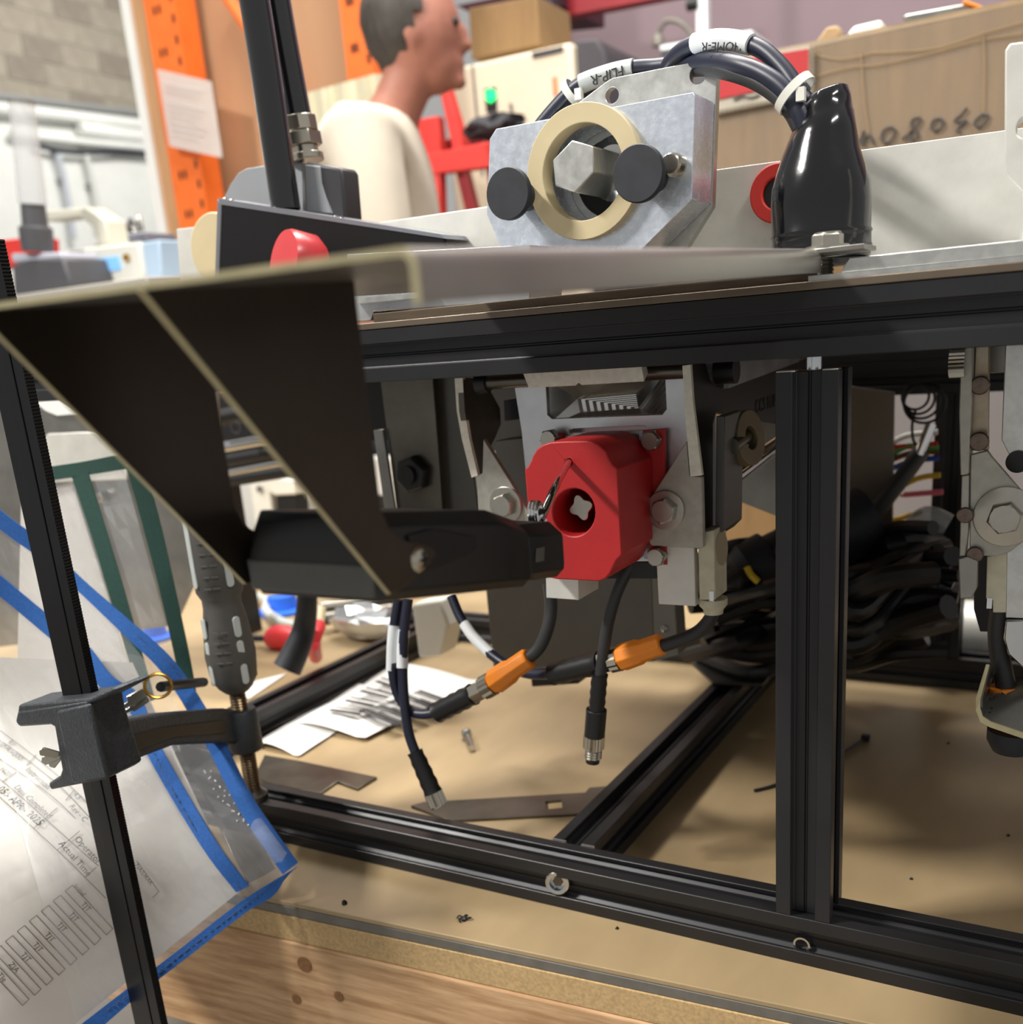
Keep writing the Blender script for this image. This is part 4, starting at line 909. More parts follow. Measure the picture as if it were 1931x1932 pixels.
for k in range(12):
    s = k / 11; a = aZ(612 + 108 * s, 1345 - 66 * s, .0125); b = aZ(670 + 100 * s, 1352 - 56 * s, .0125); w_ = (b - a).normalized().cross(EZ) * (.0005 + .0013 * ((k * 5) % 3))
    prism(bm, [a - w_, a + w_, b + w_, b - w_], EZ * .0002)
add(bm, 'barcode', 'ink', pp)
sk = thing('steel_offcut', aZ(600, 1470, .0003), 'stepped thin steel offcut beside the clamp spindle on the plywood', 'steel plate')
zsheet(sk, [(500, 1428), (560, 1438), (712, 1470), (676, 1492), (637, 1478), (606, 1500), (520, 1484), (480, 1470)], .0003, .0022, 'offcut_body', 'stainless_dark', .0003)
ss = thing('steel_strip', aZ(950, 1525, .0003), 'flat steel strip with a square hole against the front rail', 'steel strip')
hs_ = Zs([(1030, 1516), (1060, 1513), (1062, 1528), (1032, 1531)], .0003)
bm = BM(); prism(bm, Zs([(776, 1524), (800, 1517), (1105, 1499), (1112, 1490), (1160, 1486), (1150, 1530), (1085, 1540), (850, 1552)], .0003), EZ * .002, [hs_]); add(bm, 'strip_body', 'stainless_dark', ss, bevel=.0003)
lb = thing('loose_bolt', aZ(886, 1400, .0005), 'loose zinc socket bolt lying on the plywood between the leads', 'bolt')
a = aZ(880, 1383, .005); b = aZ(890, 1408, .0042); d = (b - a).normalized()
bm = BM(); cyl(bm, a, a + d * .006, .005, n=20); add(bm, 'bolt_head', 'zinc', lb, bevel=.0004)
bm = BM(); cyl(bm, a + d * .006, b + d * .004, .003, n=14); add(bm, 'bolt_shank', 'zinc', lb)
ct = thing('black_cable_tie', aZ(1540, 1440, .0005), 'black cable tie lying on the plywood behind the front post', 'cable tie')
bm = BM(); a = [aZ(1424, 1492, .0012), aZ(1470, 1479, .0015), aZ(1560, 1440, .002), aZ(1630, 1396, .002)]
tube(bm, a, .0014, 6); add(bm, 'tie_tail', 'black_plastic', ct)
bm = BM(); c = aZ(1634, 1392, .003); box(bm, c - V((.0035, .003, .0025)), c + V((.0035, .003, .003))); add(bm, 'tie_head', 'black_plastic', ct, bevel=.0008)

# ---- clutter on the bench beyond the side rail
def bz(u, v, z=0.): return aZ(u, v, z)
vb_ = thing('white_valve', bz(520, 1010), 'white plastic valve body with a black block on the bench', 'valve')
Yv = aZ(500, 1030, 0).y
ypoly(vb_, [(470, 905), (505, 897), (520, 1020), (486, 1030)], Yv, .05, 'valve_body', mat('valve_white', (226, 224, 214), .5, 0, .04, 20), .004)
ypoly(vb_, [(498, 898), (556, 905), (558, 933), (520, 935), (500, 925)], Yv - .01, .04, 'valve_arm', 'valve_white', .003)
ypoly(vb_, [(520, 934), (558, 934), (558, 1010), (524, 1010)], Yv - .005, .04, 'valve_block', 'black_plastic', .003)
bm = BM(); lathe(bm, aY(492, 922, Yv - .001), -EY, [(0, .006), (.006, .006)], 16); add(bm, 'valve_port', 'stainless', vb_)
rk = thing('slide_rails', aY(450, 870, .45), 'pair of polished slide rails with a black rack between the gussets', 'slide')
for (a, b, r, m) in (((380, 796, .40), (560, 760, .40), .010, 'black_side'), ((395, 850, .42), (520, 828, .42), .008, 'chrome'), ((395, 875, .42), (540, 850, .42), .010, 'black_plastic'), ((400, 898, .42), (560, 868, .42), .0065, 'chrome'), ((400, 912, .42), (565, 885, .42), .008, 'black_side')):
    bm = BM(); cyl(bm, aY(*a), aY(*b), r, n=20); add(bm, 'slide_bar', m, rk)
bm = BM(); ringm(bm, aY(447, 806, .388), -EY, .0055, .0085, .002, 24); add(bm, 'letter_ring', 'ink', rk)
ypoly(rk, [(385, 742), (600, 732), (600, 822), (400, 842)], .47, .01, 'marked_plate', 'black_side')
bm = BM(); box(bm, aY(400, 905, .43) * 1 + V((0, 0, -aY(400, 905, .43).z)), aY(430, 905, .44) + V((0, .02, .04))); add(bm, 'slide_foot', 'black_side', rk)
def stick(name, label, cat, a, b, r, m, ga=None, gm=None, gr=None):
    t = thing(name, a, label, cat); bm = BM(); cyl(bm, a, b, r, n=16); add(bm, 'shaft', m, t)
    if ga is not None: bm = BM(); tube(bm, [b, b.lerp(ga, .5) + EZ * .002, ga], lambda q: gr * (.8 + .35 * math.sin(3.0 * q + .2)), 12); add(bm, 'grip', gm, t)
    return t
mat('tool_red', (222, 54, 60), .4, 0, .05, 20); mat('tool_blue', (40, 104, 220), .4, 0, .06, 20)
stick('screwdriver', 'screwdriver with a red and clear handle lying beyond the side rail', 'screwdriver', bz(462, 1204, .012), bz(510, 1205, .012), .004, 'cable_blue', bz(556, 1206, .014), 'tool_red', .014)
t = thing('cutting_pliers', bz(600, 1235, .02), 'pliers with red and cream handles leaning beyond the side rail', 'pliers')
bm = BM(); tube(bm, [bz(596, 1240, .02), aY(592, 1210, .25), aY(602, 1180, .27)], .0075, 12); add(bm, 'red_handle', 'tool_red', t)
bm = BM(); tube(bm, [aY(602, 1182, .27), aY(603, 1165, .28), aY(605, 1150, .29)], .006, 12); add(bm, 'cream_tip', 'peek', t)
t = thing('blue_cap', bz(535, 1150, .01), 'bright blue plastic cap lying on the bench clutter', 'cap')
bm = BM(); lathe(bm, bz(535, 1153, .001), EZ, [(0, .036), (.004, .036), (.006, .024), (.024, .020), (.026, .0)], 24); add(bm, 'cap_body', 'tool_blue', t)
t = thing('blue_cap', bz(290, 1200, .01), 'blue plastic cap seen through the green edged pouch', 'cap')
bm = BM(); lathe(bm, bz(292, 1205, .001), EZ, [(0, .026), (.004, .026), (.006, .018), (.024, .016), (.026, .0)], 24); add(bm, 'cap_body', 'tool_blue', t)
t = thing('black_air_hose', bz(575, 1240, .01), 'black air hose and elbow dropping beyond the side rail', 'hose')
bm = BM(); tube(bm, [aY(580, 1060, .20), aY(580, 1130, .20), aY(574, 1185, .20), aY(560, 1225, .19), aY(542, 1262, .18)], lambda q: .008 + .006 * q, 14); add(bm, 'hose_body', 'rubber', t)
t = thing('foil_bag', bz(700, 1200, .01), 'crumpled silver bag lying in front of the grey housing', 'bag')
bm = BM(); bmesh.ops.create_icosphere(bm, subdivisions=3, radius=1)
rn = random.Random(2)
for v_ in bm.verts: v_.co = V((v_.co.x * .055, v_.co.y * .03, max(-.02, v_.co.z * .022) + .022)) * (1 + rn.uniform(-.13, .13)) + bz(700, 1205, 0)
add(bm, 'bag_body', 'alu_plate', t, smooth=20)
t = thing('steel_rod', bz(690, 1170, .02), 'steel rod lying along the bench behind the silver bag', 'rod')
bm = BM(); cyl(bm, bz(610, 1168, .02), bz(740, 1150, .02), .009, n=16); cyl(bm, bz(605, 1150, .03), bz(740, 1130, .03), .012, n=16); add(bm, 'rod_body', 'stainless_dark', t)
t = thing('white_tray', bz(480, 1290, .0), 'flat white card lying between the side rail and handle', 'card')
zsheet(t, [(430, 1300), (500, 1282), (540, 1272), (470, 1320)], .001, .001, 'card_body', 'paper')
t = thing('clear_tube_coil', bz(480, 1130, .0), 'grey-white hose loop lying on the bench beyond the handle', 'hose')
bm = BM(); tube(bm, [bz(440, 1120, .01), bz(500, 1130, .012), bz(505, 1155, .012), bz(560, 1180, .01), bz(620, 1150, .01)], .006, 10); add(bm, 'hose_body', 'grip_light', t)
t = thing('white_fitting', bz(660, 1215, .0), 'white angular plastic fitting by the grey housing corner', 'fitting')
ypoly(t, [(776, 1140), (830, 1132), (846, 1180), (832, 1238), (790, 1242)], .27, .03, 'fitting_body', 'valve_white', .003)
# left bay sheet behind the pouches
lsx = thing('bay_sheet', aY(200, 1290, .14), 'grey stainless side sheet with a bolt seen behind the pouches', 'sheet')
ypoly(lsx, [(-160, 690), (410, 690), (410, 1000), (330, 1180), (-160, 1240)], .16, .003, 'sheet_body', 'stainless', 0)
bm = BM(); lathe(bm, aY(197, 937, .158), -EY, [(0, .005), (.006, .005), (.007, .003)], 20); add(bm, 'sheet_bolt', 'bolt_steel', lsx)
ypoly(lsx, [(64, 757), (104, 753), (150, 780), (108, 784), (86, 775)], .155, .002, 'reflection_patch', 'white_paint', 0)  # white patch standing in for a bright reflection on the sheet
ypoly(lsx, [(84, 824), (90, 818), (180, 814), (240, 870), (240, 905), (84, 912)], .15, .003, 'cover_tab', 'alu_matt', .001)
rb = thing('rear_board', (.1, .8, 0), 'plain grey board standing behind the back rail', 'board')
bm = BM(); box(bm, (-.14, .79, .0005), (.42, .80, .37)); add(bm, 'board_sheet', mat('board_grey', (128, 122, 122), .6, 0, .06, 6), rb)
pbn = thing('parts_bin', aY(560, 1000, .98), 'pale grey parts bin standing at the back of the bench', 'bin')
xq0 = aY(395, 950, .98).x; xq1 = aY(730, 950, .98).x; zq = aY(560, 872, .98).z
bm = BM(); box(bm, (xq0, 1.03, .0005), (xq1, 1.07, zq)); add(bm, 'bin_body', mat('bin_grey', (206, 204, 198), .6, 0, .06, 8), pbn, bevel=.004)
for k in range(3):
    bm = BM(); xx = xq0 + (xq1 - xq0) * (.2 + .28 * k); box(bm, (xx, 1.025, .02), (xx + .07, 1.031, zq * .55)); add(bm, 'bin_label', 'black_side' if k != 1 else 'paper', pbn)
# ================================================================== neighbouring flip unit at the right edge
ru = thing('side_unit', aY(1880, 1160, .05), 'welded steel side unit with a large bolt beside the right bay', 'machine unit')
def rpoly(pts, Y, d, name, m, bev=.0005): return ypoly(ru, pts, Y, d, name, m, bev)
XU = aY(1836, 700, .05).x
rpoly([(1815, 640), (1836, 640), (1834, 760), (1828, 895), (1813, 897), (1810, 780)], .05, .01, 'edge_bar', 'steel_blast')
rpoly([(1842, 636), (1868, 634), (1866, 800), (1866, 850), (1832, 850), (1836, 760)], .058, .004, 'back_bar', mat('heat_steel', (150, 132, 108), .35, .75, .2, 40, c2=(176, 168, 152)))
rpoly([(1832, 858), (1864, 850), (1872, 862), (1935, 935), (1960, 1000), (1905, 1042), (1880, 1050), (1838, 1048), (1830, 1040), (1831, 900)], .054, .004, 'gusset', 'steel_blast')
rpoly([(1815, 898), (1829, 896), (1828, 1000), (1822, 1050), (1811, 1050)], .052, .006, 'lower_edge', 'steel_blast')
rpoly([(1809, 1054), (1826, 1050), (1845, 1058), (1844, 1110), (1834, 1128), (1812, 1130)], .05, .006, 'edge_foot', 'stainless')
for u, v, r in ((1850, 727, .0046), (1848, 833, .0048), (1822, 972, .0042), (1840, 1046, .0042)):
    bm = BM(); lathe(bm, aY(u, v, .052), -EY, [(0, r), (.0012, r * .85), (.0018, 0)], 16); add(bm, 'weld_bead', mat('weld_%d' % v, (112, 98, 88), .4, .7, .3, 160), ru)
hex_bolt(ru, aY(1898, 974, .054), -EY, .0145, .0055, washer=.0150, wt=.002, xdir=(.3, 0, 1))
ka = aY(1806, 683, .05)
knurl(ru, ka - EX * .003, ka + EX * .004, .0075, 'socket_screw', 'bolt_steel', 24)
rpoly([(1838, 1040), (1990, 1036), (1990, 1196), (1850, 1192), (1838, 1150)], .12, .004, 'shadow_plate', 'black_side')  # added black sheet that paints the dark of the gap
cy = thing('guide_block', aY(1915, 1165, .06), 'brushed aluminium guide block with a dark bore at the side unit', 'block')
ypoly(cy, [(1898, 640), (1990, 634), (1990, 900), (1910, 870), (1890, 830)], .07, .03, 'upper_block', 'alu_brushed')
bm = BM(); lathe(bm, aY(1921, 871, .0695), -EY, [(0, .0056), (.0008, .0056), (.0008, 0)], 24); add(bm, 'bore', 'black_plastic', cy)
ypoly(cy, [(1900, 1020), (1990, 980), (1990, 1170), (1898, 1166)], .062, .025, 'lower_block', 'alu_brushed')
ypoly(cy, [(1863, 640), (1990, 632), (1990, 700), (1866, 705)], .085, .02, 'rail_pair', 'stainless')
bm = BM(); pts = [aY(1898, 1170, .06), aY(1894, 1205, .06), aY(1902, 1235, .06), aY(1931, 1262, .06), aY(1990, 1290, .06), aY(1990, 1170, .06)]; prism(bm, pts, (0, .02, 0)); add(bm, 'jaw', 'stainless_bright', cy, bevel=.001)
rs2 = thing('reed_sensor', aY(1880, 1160, .06), 'cream sensor body with a black lead at the side unit', 'sensor')
ypoly(rs2, [(1863, 1050), (1901, 1040), (1899, 1156), (1874, 1156), (1874, 1132), (1861, 1130)], .062, .02, 'sensor_body', 'cream')
bm = BM(); box(bm, aY(1862, 1148, .0615), aY(1873, 1129, .0615) + EY * .004); add(bm, 'clip', 'chrome', rs2)
bm = BM(); tube(bm, path([(1888, 1150, .07), (1884, 1190, .07), (1888, 1240, .07), (1898, 1290, .07), (1905, 1330, .07)]), .0052, 12); add(bm, 'sensor_lead', 'cable_black', rs2)
bm = BM(); lathe(bm, aY(1894, 1295, .07), V((.1, 0, -1)), [(0, .0075), (.02, .0085)], 20); add(bm, 'orange_shell', 'orange_plastic', rs2)
bp2 = thing('bent_plate', aY(1890, 1395, .03), 'bent stainless plate with a threaded hole and handwritten marks', 'plate')
# folded plate: upright lip plus base
q = [aY(1868, 1254, .04), aY(1861, 1254, .04), aY(1842, 1318, .03), aY(1842, 1340, .03), aY(1850, 1362, .03), aY(1868, 1372, .03), aY(2020, 1424, .03), aY(2020, 1412, .03), aY(1870, 1362, .03), aY(1855, 1352, .03), aY(1850, 1335, .03), aY(1850, 1320, .03)]
bm = BM(); prism(bm, q, (0, .0012, 0)); add(bm, 'cut_edge', 'steel_edge', bp2)
base = [aY(1851, 1335, .031), aY(1856, 1352, .031), aY(1870, 1362, .031), aY(2020, 1412, .031)]
up = [aY(1866, 1300, .075), aY(1884, 1292, .075), aY(1900, 1290, .075), aY(2020, 1266, .075)]
bm = BM(); strip(bm, base, up, (0, .001, -.001)); add(bm, 'plate_base', 'stainless', bp2)
bm = BM(); strip(bm, [aY(1851, 1335, .031), aY(1851, 1318, .031), aY(1866, 1256, .041)], [aY(1866, 1300, .075), aY(1868, 1290, .075), aY(1874, 1256, .06)], (.0008, 0, 0)); add(bm, 'plate_lip', 'stainless_dark', bp2)
nb = (up[2] - base[2]).cross(base[3] - base[2]).normalized(); nb = nb if nb.z > 0 else -nb
hp = aP(1904, 1309, base[2], nb)
bm = BM(); ringm(bm, hp + nb * .0003, nb, .0032, .0044, .001, 24); hr = add(bm, 'threaded_hole', 'chrome', bp2)
bm = BM(); lathe(bm, hp + nb * .0002, nb, [(0, .0032), (.0004, .0032), (.0004, 0)], 20); add(bm, 'hole_bore', 'ink', hr)
for u, v in ((1868, 1320), (1864, 1340), (1861, 1348)):
    a = aP(u, v, base[2], nb) + nb * .0008; bm = BM(); tube(bm, [a, a + V((.0012, .0016, .0004)), a + V((.0022, .001, .0004))], .0004, 5, 3); add(bm, 'pen_mark', 'ink', bp2)
rf = thing('rubber_bumper', aY(1905, 1412, .05), 'black rubber foot under the bent stainless plate', 'foot')
bm = BM(); lathe(bm, aY(1912, 1376, .055), -EZ, [(0, .0125), (.006, .0125), (.012, .0095), (.014, 0)], 28); add(bm, 'foot_body', 'rubber', rf)
# ================================================================== the workshop
FZ = -.75
mat('block_grey', (156, 148, 134), .9, 0, .1, 6); mat('block_dark', (138, 130, 118), .9, 0, .1, 6); mat('mortar', (170, 164, 150), .95, 0, .06, 20)
mat('mauve_wall', (132, 114, 120), .8, 0, .06, 2); mat('concrete', (130, 126, 120), .7, 0, .12, 3); mat('ply_brown', (172, 132, 98), .7, 0, .12, 3, (1, 1, .2)); mat('stud_wood', (200, 156, 112), .7, 0, .1, 12, (6, 6, .6))
mat('cardboard', (136, 108, 72), .85, 0, .1, 8, (8, 1, 1)); mat('cardboard_edge', (172, 146, 112), .85, 0, .1, 30)
mat('beige_paint', (222, 210, 186), .5, 0, .04, 5); mat('dark_purple', (50, 44, 52), .6, 0, .08, 10)
bm = BM(); box(bm, (-9, -2.5, FZ - .05), (3.2, 9, FZ)); add(bm, 'floor', 'concrete', kind='structure')
bm = BM(); box(bm, (-8.62, 2, FZ), (-8.505, 9, 2.66)); wl = add(bm, 'wall_left', 'white_paint', kind='structure')
bm = BM(); box(bm, (-8.62, 2, 2.66), (-8.51, 9, 4.6)); up_ = add(bm, 'block_course', 'mortar', wl)
gb_ = None
for r in range(9):
    for c in range(9):
        y0 = 4.6 + c * .41 + (.205 if r % 2 else 0); z0 = 2.67 + r * .2
        if gb_ is None:
            bm = BM(); box(bm, (-8.51, y0, z0), (-8.5, y0 + .395, z0 + .188)); gb_ = add(bm, 'block', 'block_grey', wl, bevel=.002, seg=1); gl_ = gb_.location.copy(); gy, gz = y0, z0; continue
        o = gb_.copy(); col.objects.link(o); o.parent = wl; o.location = gl_ + V((0, y0 - gy, z0 - gz))
        if (r * 5 + c * 3) % 7 < 2:
            o.material_slots[0].link = 'OBJECT'; o.material_slots[0].material = MATS['block_dark']
bm = BM(); box(bm, (-1.66, 3.0, FZ), (3.2, 3.1, 4)); add(bm, 'wall_back', 'mauve_wall', kind='structure')
# pipes and cable on the far wall
def wx_(u, v): return aX(u, v, -8.42)
pipes = (([(-40, 200), (120, 218), (320, 242)], .055, 'white_paint', 'upper white service pipe along the far wall', 'pipe'), ([(150, 244), (240, 256), (330, 266)], .06, 'white_paint', 'short white pipe under the upper service pipe', 'pipe'),
         ([(20, 252), (160, 268), (330, 284)], .035, 'white_paint', 'thin white pipe above the sagging cable', 'pipe'), ([(64, 272), (110, 285), (160, 289), (230, 287), (280, 292)], .02, 'cable_blue', 'sagging blue-grey cable on the white wall', 'cable'),
         ([(108, 290), (122, 340), (140, 450)], .028, mat('conduit_grey', (196, 202, 212), .5, 0, .03, 5), 'blue-grey upright conduit on the white wall', 'conduit'), ([(162, 292), (176, 350), (190, 430)], .028, mat('conduit_pale', (216, 218, 214), .5, 0, .03, 5), 'pale upright conduit on the white wall', 'conduit'), ([(-40, 176), (120, 196), (330, 222)], .03, mat('conduit_dark', (150, 152, 152), .5, .2, .03, 5), 'grey conduit where the painted wall meets the blocks', 'conduit'))
for pts, r, m, lab, cat in pipes:
    t = thing('wall_' + cat, wx_(*pts[0]), lab, cat); bm = BM(); tube(bm, [wx_(*p) for p in pts], r, 10); add(bm, 'pipe_body', m, t)
    bm = BM(); p = wx_(*pts[1]); box(bm, V((-8.5, p.y - .03, p.z - r * .8)), V((-8.42, p.y + .03, p.z + r * .8))); add(bm, 'pipe_clip', 'conduit_dark', t)

# ---- rack and partition
def vbox(name, u0, u1, v, Y, d, m, z1=2.2, z0=FZ, parent=None, **k):
    a = aY(u0, v, Y).x; b = aY(u1, v, Y).x; bm = BM(); box(bm, (a, Y, z0), (b, Y + d, z1)); return add(bm, name, m, parent, **k)
pt = thing('partition_panel', aY(400, 430, 1.8), 'brown plywood partition with a wooden stud and white edge trim', 'partition')
vbox('panel_board', 322, 660, 0, 1.80, .018, 'ply_brown', parent=pt); vbox('wood_stud', 243, 272, 0, 1.78, .05, 'stud_wood', parent=pt); vbox('edge_trim', 226, 242, 0, 1.77, .06, 'white_paint', parent=pt)
def upright(u0, u1, Y, lab):
    t = thing('rack_upright', aY(u0, 400, Y), lab, 'rack', 'orange rack uprights'); vbox('upright_post', u0, u1, 0, Y, .07, 'orange_paint', parent=t)
    a = aY(u0, 0, Y).x; b = aY(u1, 0, Y).x; w_ = b - a; hole_ = None
    for i in range(22):
        for j, fx in enumerate((.3, .46, .86)):
            z = .45 + .05 * i + (.02 if j == 2 else 0); c = V((a + w_ * fx, Y - .0004, z)); 
            if hole_ is None:
                bm = BM(); prism(bm, [c + V((-.005, 0, -.011)), c + V((.005, 0, -.011)), c + V((.006, 0, .002)), c + V((.004, 0, .011)), c + V((-.004, 0, .011)), c + V((-.006, 0, .002))], (0, .001, 0)); hole_ = add(bm, 'key_hole', mat('hole_dark', (84, 40, 16), .8, 0, .05, 10) if 'hole_dark' not in MATS else 'hole_dark', t); c00 = c.copy(); l00 = hole_.location.copy(); continue
            if i % 2 and j != 2: continue
            o = hole_.copy(); col.objects.link(o); o.parent = t; o.location = l00 + (c - c00)
    return t
upright(270, 331, 1.70, 'orange rack upright with a notice sheet taped to it')
upright(640, 692, 1.72, 'orange rack upright behind the person at the partition end')
bm = BM(); a = aY(424, -14, 1.76); b = aY(470, 56, 1.76); tube(bm, [a, b + (b - a) * 2], .016, 8, smooth=False)
tag(add(bm, 'rack_brace', 'orange_paint'), 'orange diagonal brace on the brown partition', 'brace')
nt_ = thing('notice_sheet', aY(350, 290, 1.68), 'white printed notice sheet curling off the orange upright', 'paper')
def s3(u, v, off=0.): return aY(u, v, 1.672 + off - .02 * math.sin((u - 297) / 125 * 2.2))
sheet(nt_, [(296, 130), (399, 154), (420, 298), (320, 276)], 'page', 'paper', s3, 0, 8, 8, .0003)
bm = BM()
for k in range(9):
    v = 158 + 12 * k; o = 3.4 * (v - 130) / 24
    if k == 2: continue
    tube(bm, [s3(308 + o, v, -.002), s3(350 + o, v + 9, -.002), s3(378 + o - (k % 3) * 9, v + 15, -.002)], .0014, 4, 3)
add(bm, 'printed_lines', mat('faint_ink', (196, 194, 192), .8, 0, .03, 10), nt_)

# ---- lab bench at the far left
lb_ = thing('lab_bench', aY(150, 560, 1.2), 'white lab bench under the instrument at the far wall side', 'bench')
bm = BM(); zlb = min(aY(142, 545, 1.2).z, aY(26, 560, 1.08).z, aY(272, 532, 1.21).z) - .0005; box(bm, (-2.75, 1.05, zlb - .04), (-1.6, 1.6, zlb)); add(bm, 'bench_top', mat('bench_white', (170, 166, 158), .6, 0, .04, 6), lb_, bevel=.003)
for x in (-2.7, -1.66):
    bm = BM(); box(bm, (x, 1.1, FZ), (x + .04, 1.14, zlb - .04)); add(bm, 'leg', 'white_paint', lb_)
iv = thing('lab_instrument', aY(200, 520, 1.2), 'white lab instrument with a blue screen and a folded arm', 'instrument')
ypoly(iv, [(122, 472), (262, 456), (270, 512), (272, 530), (142, 545)], 1.2, .12, 'case', mat('case_white', (206, 206, 198), .5, 0, .03, 6), .006)
ypoly(iv, [(146, 492), (222, 483), (228, 508), (152, 520)], 1.196, .005, 'screen', mat('screen_blue', (96, 150, 206), .3, 0, .1, 10, emit=(150, 205, 245), estr=.5), .001)
ypoly(iv, [(262, 458), (300, 452), (304, 508), (306, 528), (272, 532)], 1.21, .1, 'side_case', mat('pale_blue', (164, 186, 208), .5, 0, .03, 10), .004)
bm = BM(); lathe(bm, aY(240, 486, 1.198), -EY, [(0, .008), (.006, .008)], 14); add(bm, 'dial', 'brass', iv)
bm = BM(); prism(bm, Ys([(82, 398), (160, 390), (198, 415), (208, 462), (186, 466), (178, 432), (150, 408), (84, 418)], 1.25), (0, .06, 0)); add(bm, 'arm', mat('ivory', (200, 198, 184), .5, 0, .03, 10), iv, bevel=.004)
ms = thing('microscope_head', aY(70, 500, 1.1), 'dark grey stand carrying a clear upright tube on the lab bench', 'instrument')
ta, tb = aY(72, 475, 1.1), aY(62, 385, 1.1)
bm = BM(); lathe(bm, ta, tb - ta, [(0, .034), (.02, .036), (.05, .036), (.055, .028), ((tb - ta).length, .026)], 24); add(bm, 'barrel', mat('dark_grey', (74, 74, 78), .45, 0, .06, 20), ms)
bm = BM(); lathe(bm, tb, tb - ta, [(0, .030), (.01, .030), (.2, .0265), (.205, .0255)], 24); add(bm, 'clear_tube', mat('tube_clear', (206, 208, 210), .2, 0, .03, 10, alpha=.5), ms)
bm = BM(); cc = tb + (tb - ta).normalized() * .2; ringm(bm, cc, tb - ta, .019, .0268, .006, 24); add(bm, 'tube_rim', 'trim_grey', ms)
bm = BM(); prism(bm, Ys([(22, 500), (50, 490), (118, 486), (132, 528), (134, 545), (26, 560)], 1.08), (0, .12, 0)); add(bm, 'base', 'dark_grey', ms, bevel=.006)
ypoly(ms, [(20, 478), (112, 476), (116, 488), (24, 496)], 1.085, .1, 'stage', mat('stage_white', (176, 178, 190), .5, 0, .03, 10), .004)
t = thing('red_case', aY(20, 480, 1.4), 'red case standing behind the dark stand on the lab bench', 'case')
ypoly(t, [(-30, 456), (52, 448), (54, 495), (-30, 508)], 1.4, .1, 'case_body', 'red_paint', .004)
t = thing('grey_bottle', aY(210, 455, 1.45), 'beige-grey bottle standing behind the lab instrument arm', 'bottle')
bm = BM(); pz_ = aY(206, 520, 1.45); pz_.z = zlb + .0005; lathe(bm, pz_, EZ, [(0, .022), (.1, .022), (.108, .02), (.109, .023), (.14, .023)], 20); add(bm, 'bottle_body', mat('bottle_beige', (178, 176, 160), .5, 0, .04, 10), t)
t = thing('parts_tray', aY(250, 450, 1.4), 'grey tray of small parts beyond the lab instrument', 'tray')
ypoly(t, [(206, 446), (275, 438), (280, 500), (212, 510)], 1.42, .1, 'tray_body', mat('tray_grey', (120, 122, 136), .5, 0, .06, 20), .003)
rn = random.Random(9)
for k in range(9):
    bm = BM(); p = aY(214 + 7 * k, 444 - k, 1.44); tube(bm, [p, p + V((rn.uniform(-.01, .01), 0, .03 * rn.random() + .01)), p + V((rn.uniform(-.03, .03), .01, .03 * rn.random()))], .004, 6, 3); add(bm, 'small_part', 'black_plastic' if k % 2 else 'stainless', t)

# ---- red stand, beige cabinet, shelf and box
rd = thing('red_stand', aY(850, 400, 1.75), 'red painted steel stand in front of the beige cabinet', 'stand')
YS = 1.62
for nm, pts, m, y in (('cross_beam', [(806, 290), (1000, 252), (1000, 306), (808, 330)], 'red_paint', YS), ('front_leg', [(804, 292), (828, 288), (836, 520), (812, 520)], 'red_paint', YS + .002), ('sloping_upright', [(820, 128), (832, 124), (880, 285), (856, 292)], 'red_paint', YS + .1), ('rear_beam', [(842, 262), (990, 236), (990, 262), (842, 288)], 'red_dark', YS + .18), ('back_board', [(784, 226), (826, 218), (834, 296), (806, 302)], 'red_paint', YS + .12),
                      ('rear_leg', [(858, 318), (876, 314), (915, 470), (895, 472)], 'red_dark', YS + .2), ('rear_leg', [(912, 300), (930, 298), (960, 470), (944, 472)], 'red_dark', YS + .2)):
    ypoly(rd, pts, y, .03, nm, m, .003)
cbn = thing('beige_cabinet', aY(980, 420, 2.1), 'beige control cabinet with a green lit switch and dark side', 'cabinet')
ypoly(cbn, [(832, 134), (1078, 79), (1112, 560), (880, 590)], 2.1, .33, 'cabinet_body', 'beige_paint', .008)
xd_ = aY(1079, 79, 2.1)
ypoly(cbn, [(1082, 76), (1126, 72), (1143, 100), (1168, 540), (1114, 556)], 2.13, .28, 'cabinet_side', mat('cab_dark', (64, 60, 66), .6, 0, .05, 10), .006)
ypoly(cbn, [(1003, 99), (1062, 86), (1063, 97), (1005, 110)], 2.096, .006, 'vent_slot', 'shield_dark', .001)
ypoly(cbn, [(914, 168), (934, 164), (937, 208), (918, 212)], 2.094, .008, 'switch_plate', 'black_plastic', .001)
ypoly(cbn, [(916, 172), (925, 167), (934, 174), (933, 186), (925, 194), (917, 188)], 2.088, .008, 'green_lamp', mat('lamp_green', (20, 210, 110), .3, 0, .05, 10, emit=(20, 230, 110), estr=2.2), .001)
ypoly(cbn, [(890, 124), (893, 123), (912, 330), (908, 331)], 2.096, .006, 'door_seam', 'trim_grey', 0)
ypoly(cbn, [(1042, 146), (1050, 144), (1053, 178), (1045, 180)], 2.096, .005, 'orange_mark', mat('mark_orange', (226, 140, 100), .6, 0, .05, 10), 0)
ypoly(cbn, [(960, 195), (966, 194), (972, 230), (966, 232)], 2.096, .005, 'handle', 'trim_grey', .001)
cbx = thing('cardboard_carton', aY(950, 100, 2.2), 'brown cardboard carton standing on the beige cabinet', 'carton')
ypoly(cbx, [(884, 16), (1012, -8), (1020, 84), (890, 112)], 2.2, .2, 'carton_body', 'cardboard', .003)
sf = thing('red_shelf', aY(1100, 30, 2.5), 'dark red shelf beam with a dark underside above the cabinet', 'shelf')
ypoly(sf, [(860, 10), (1060, -30), (1062, 12), (900, 30)], 2.56, .3, 'shelf_underside', mat('shelf_dark', (66, 24, 40), .6, 0, .06, 10), .002)
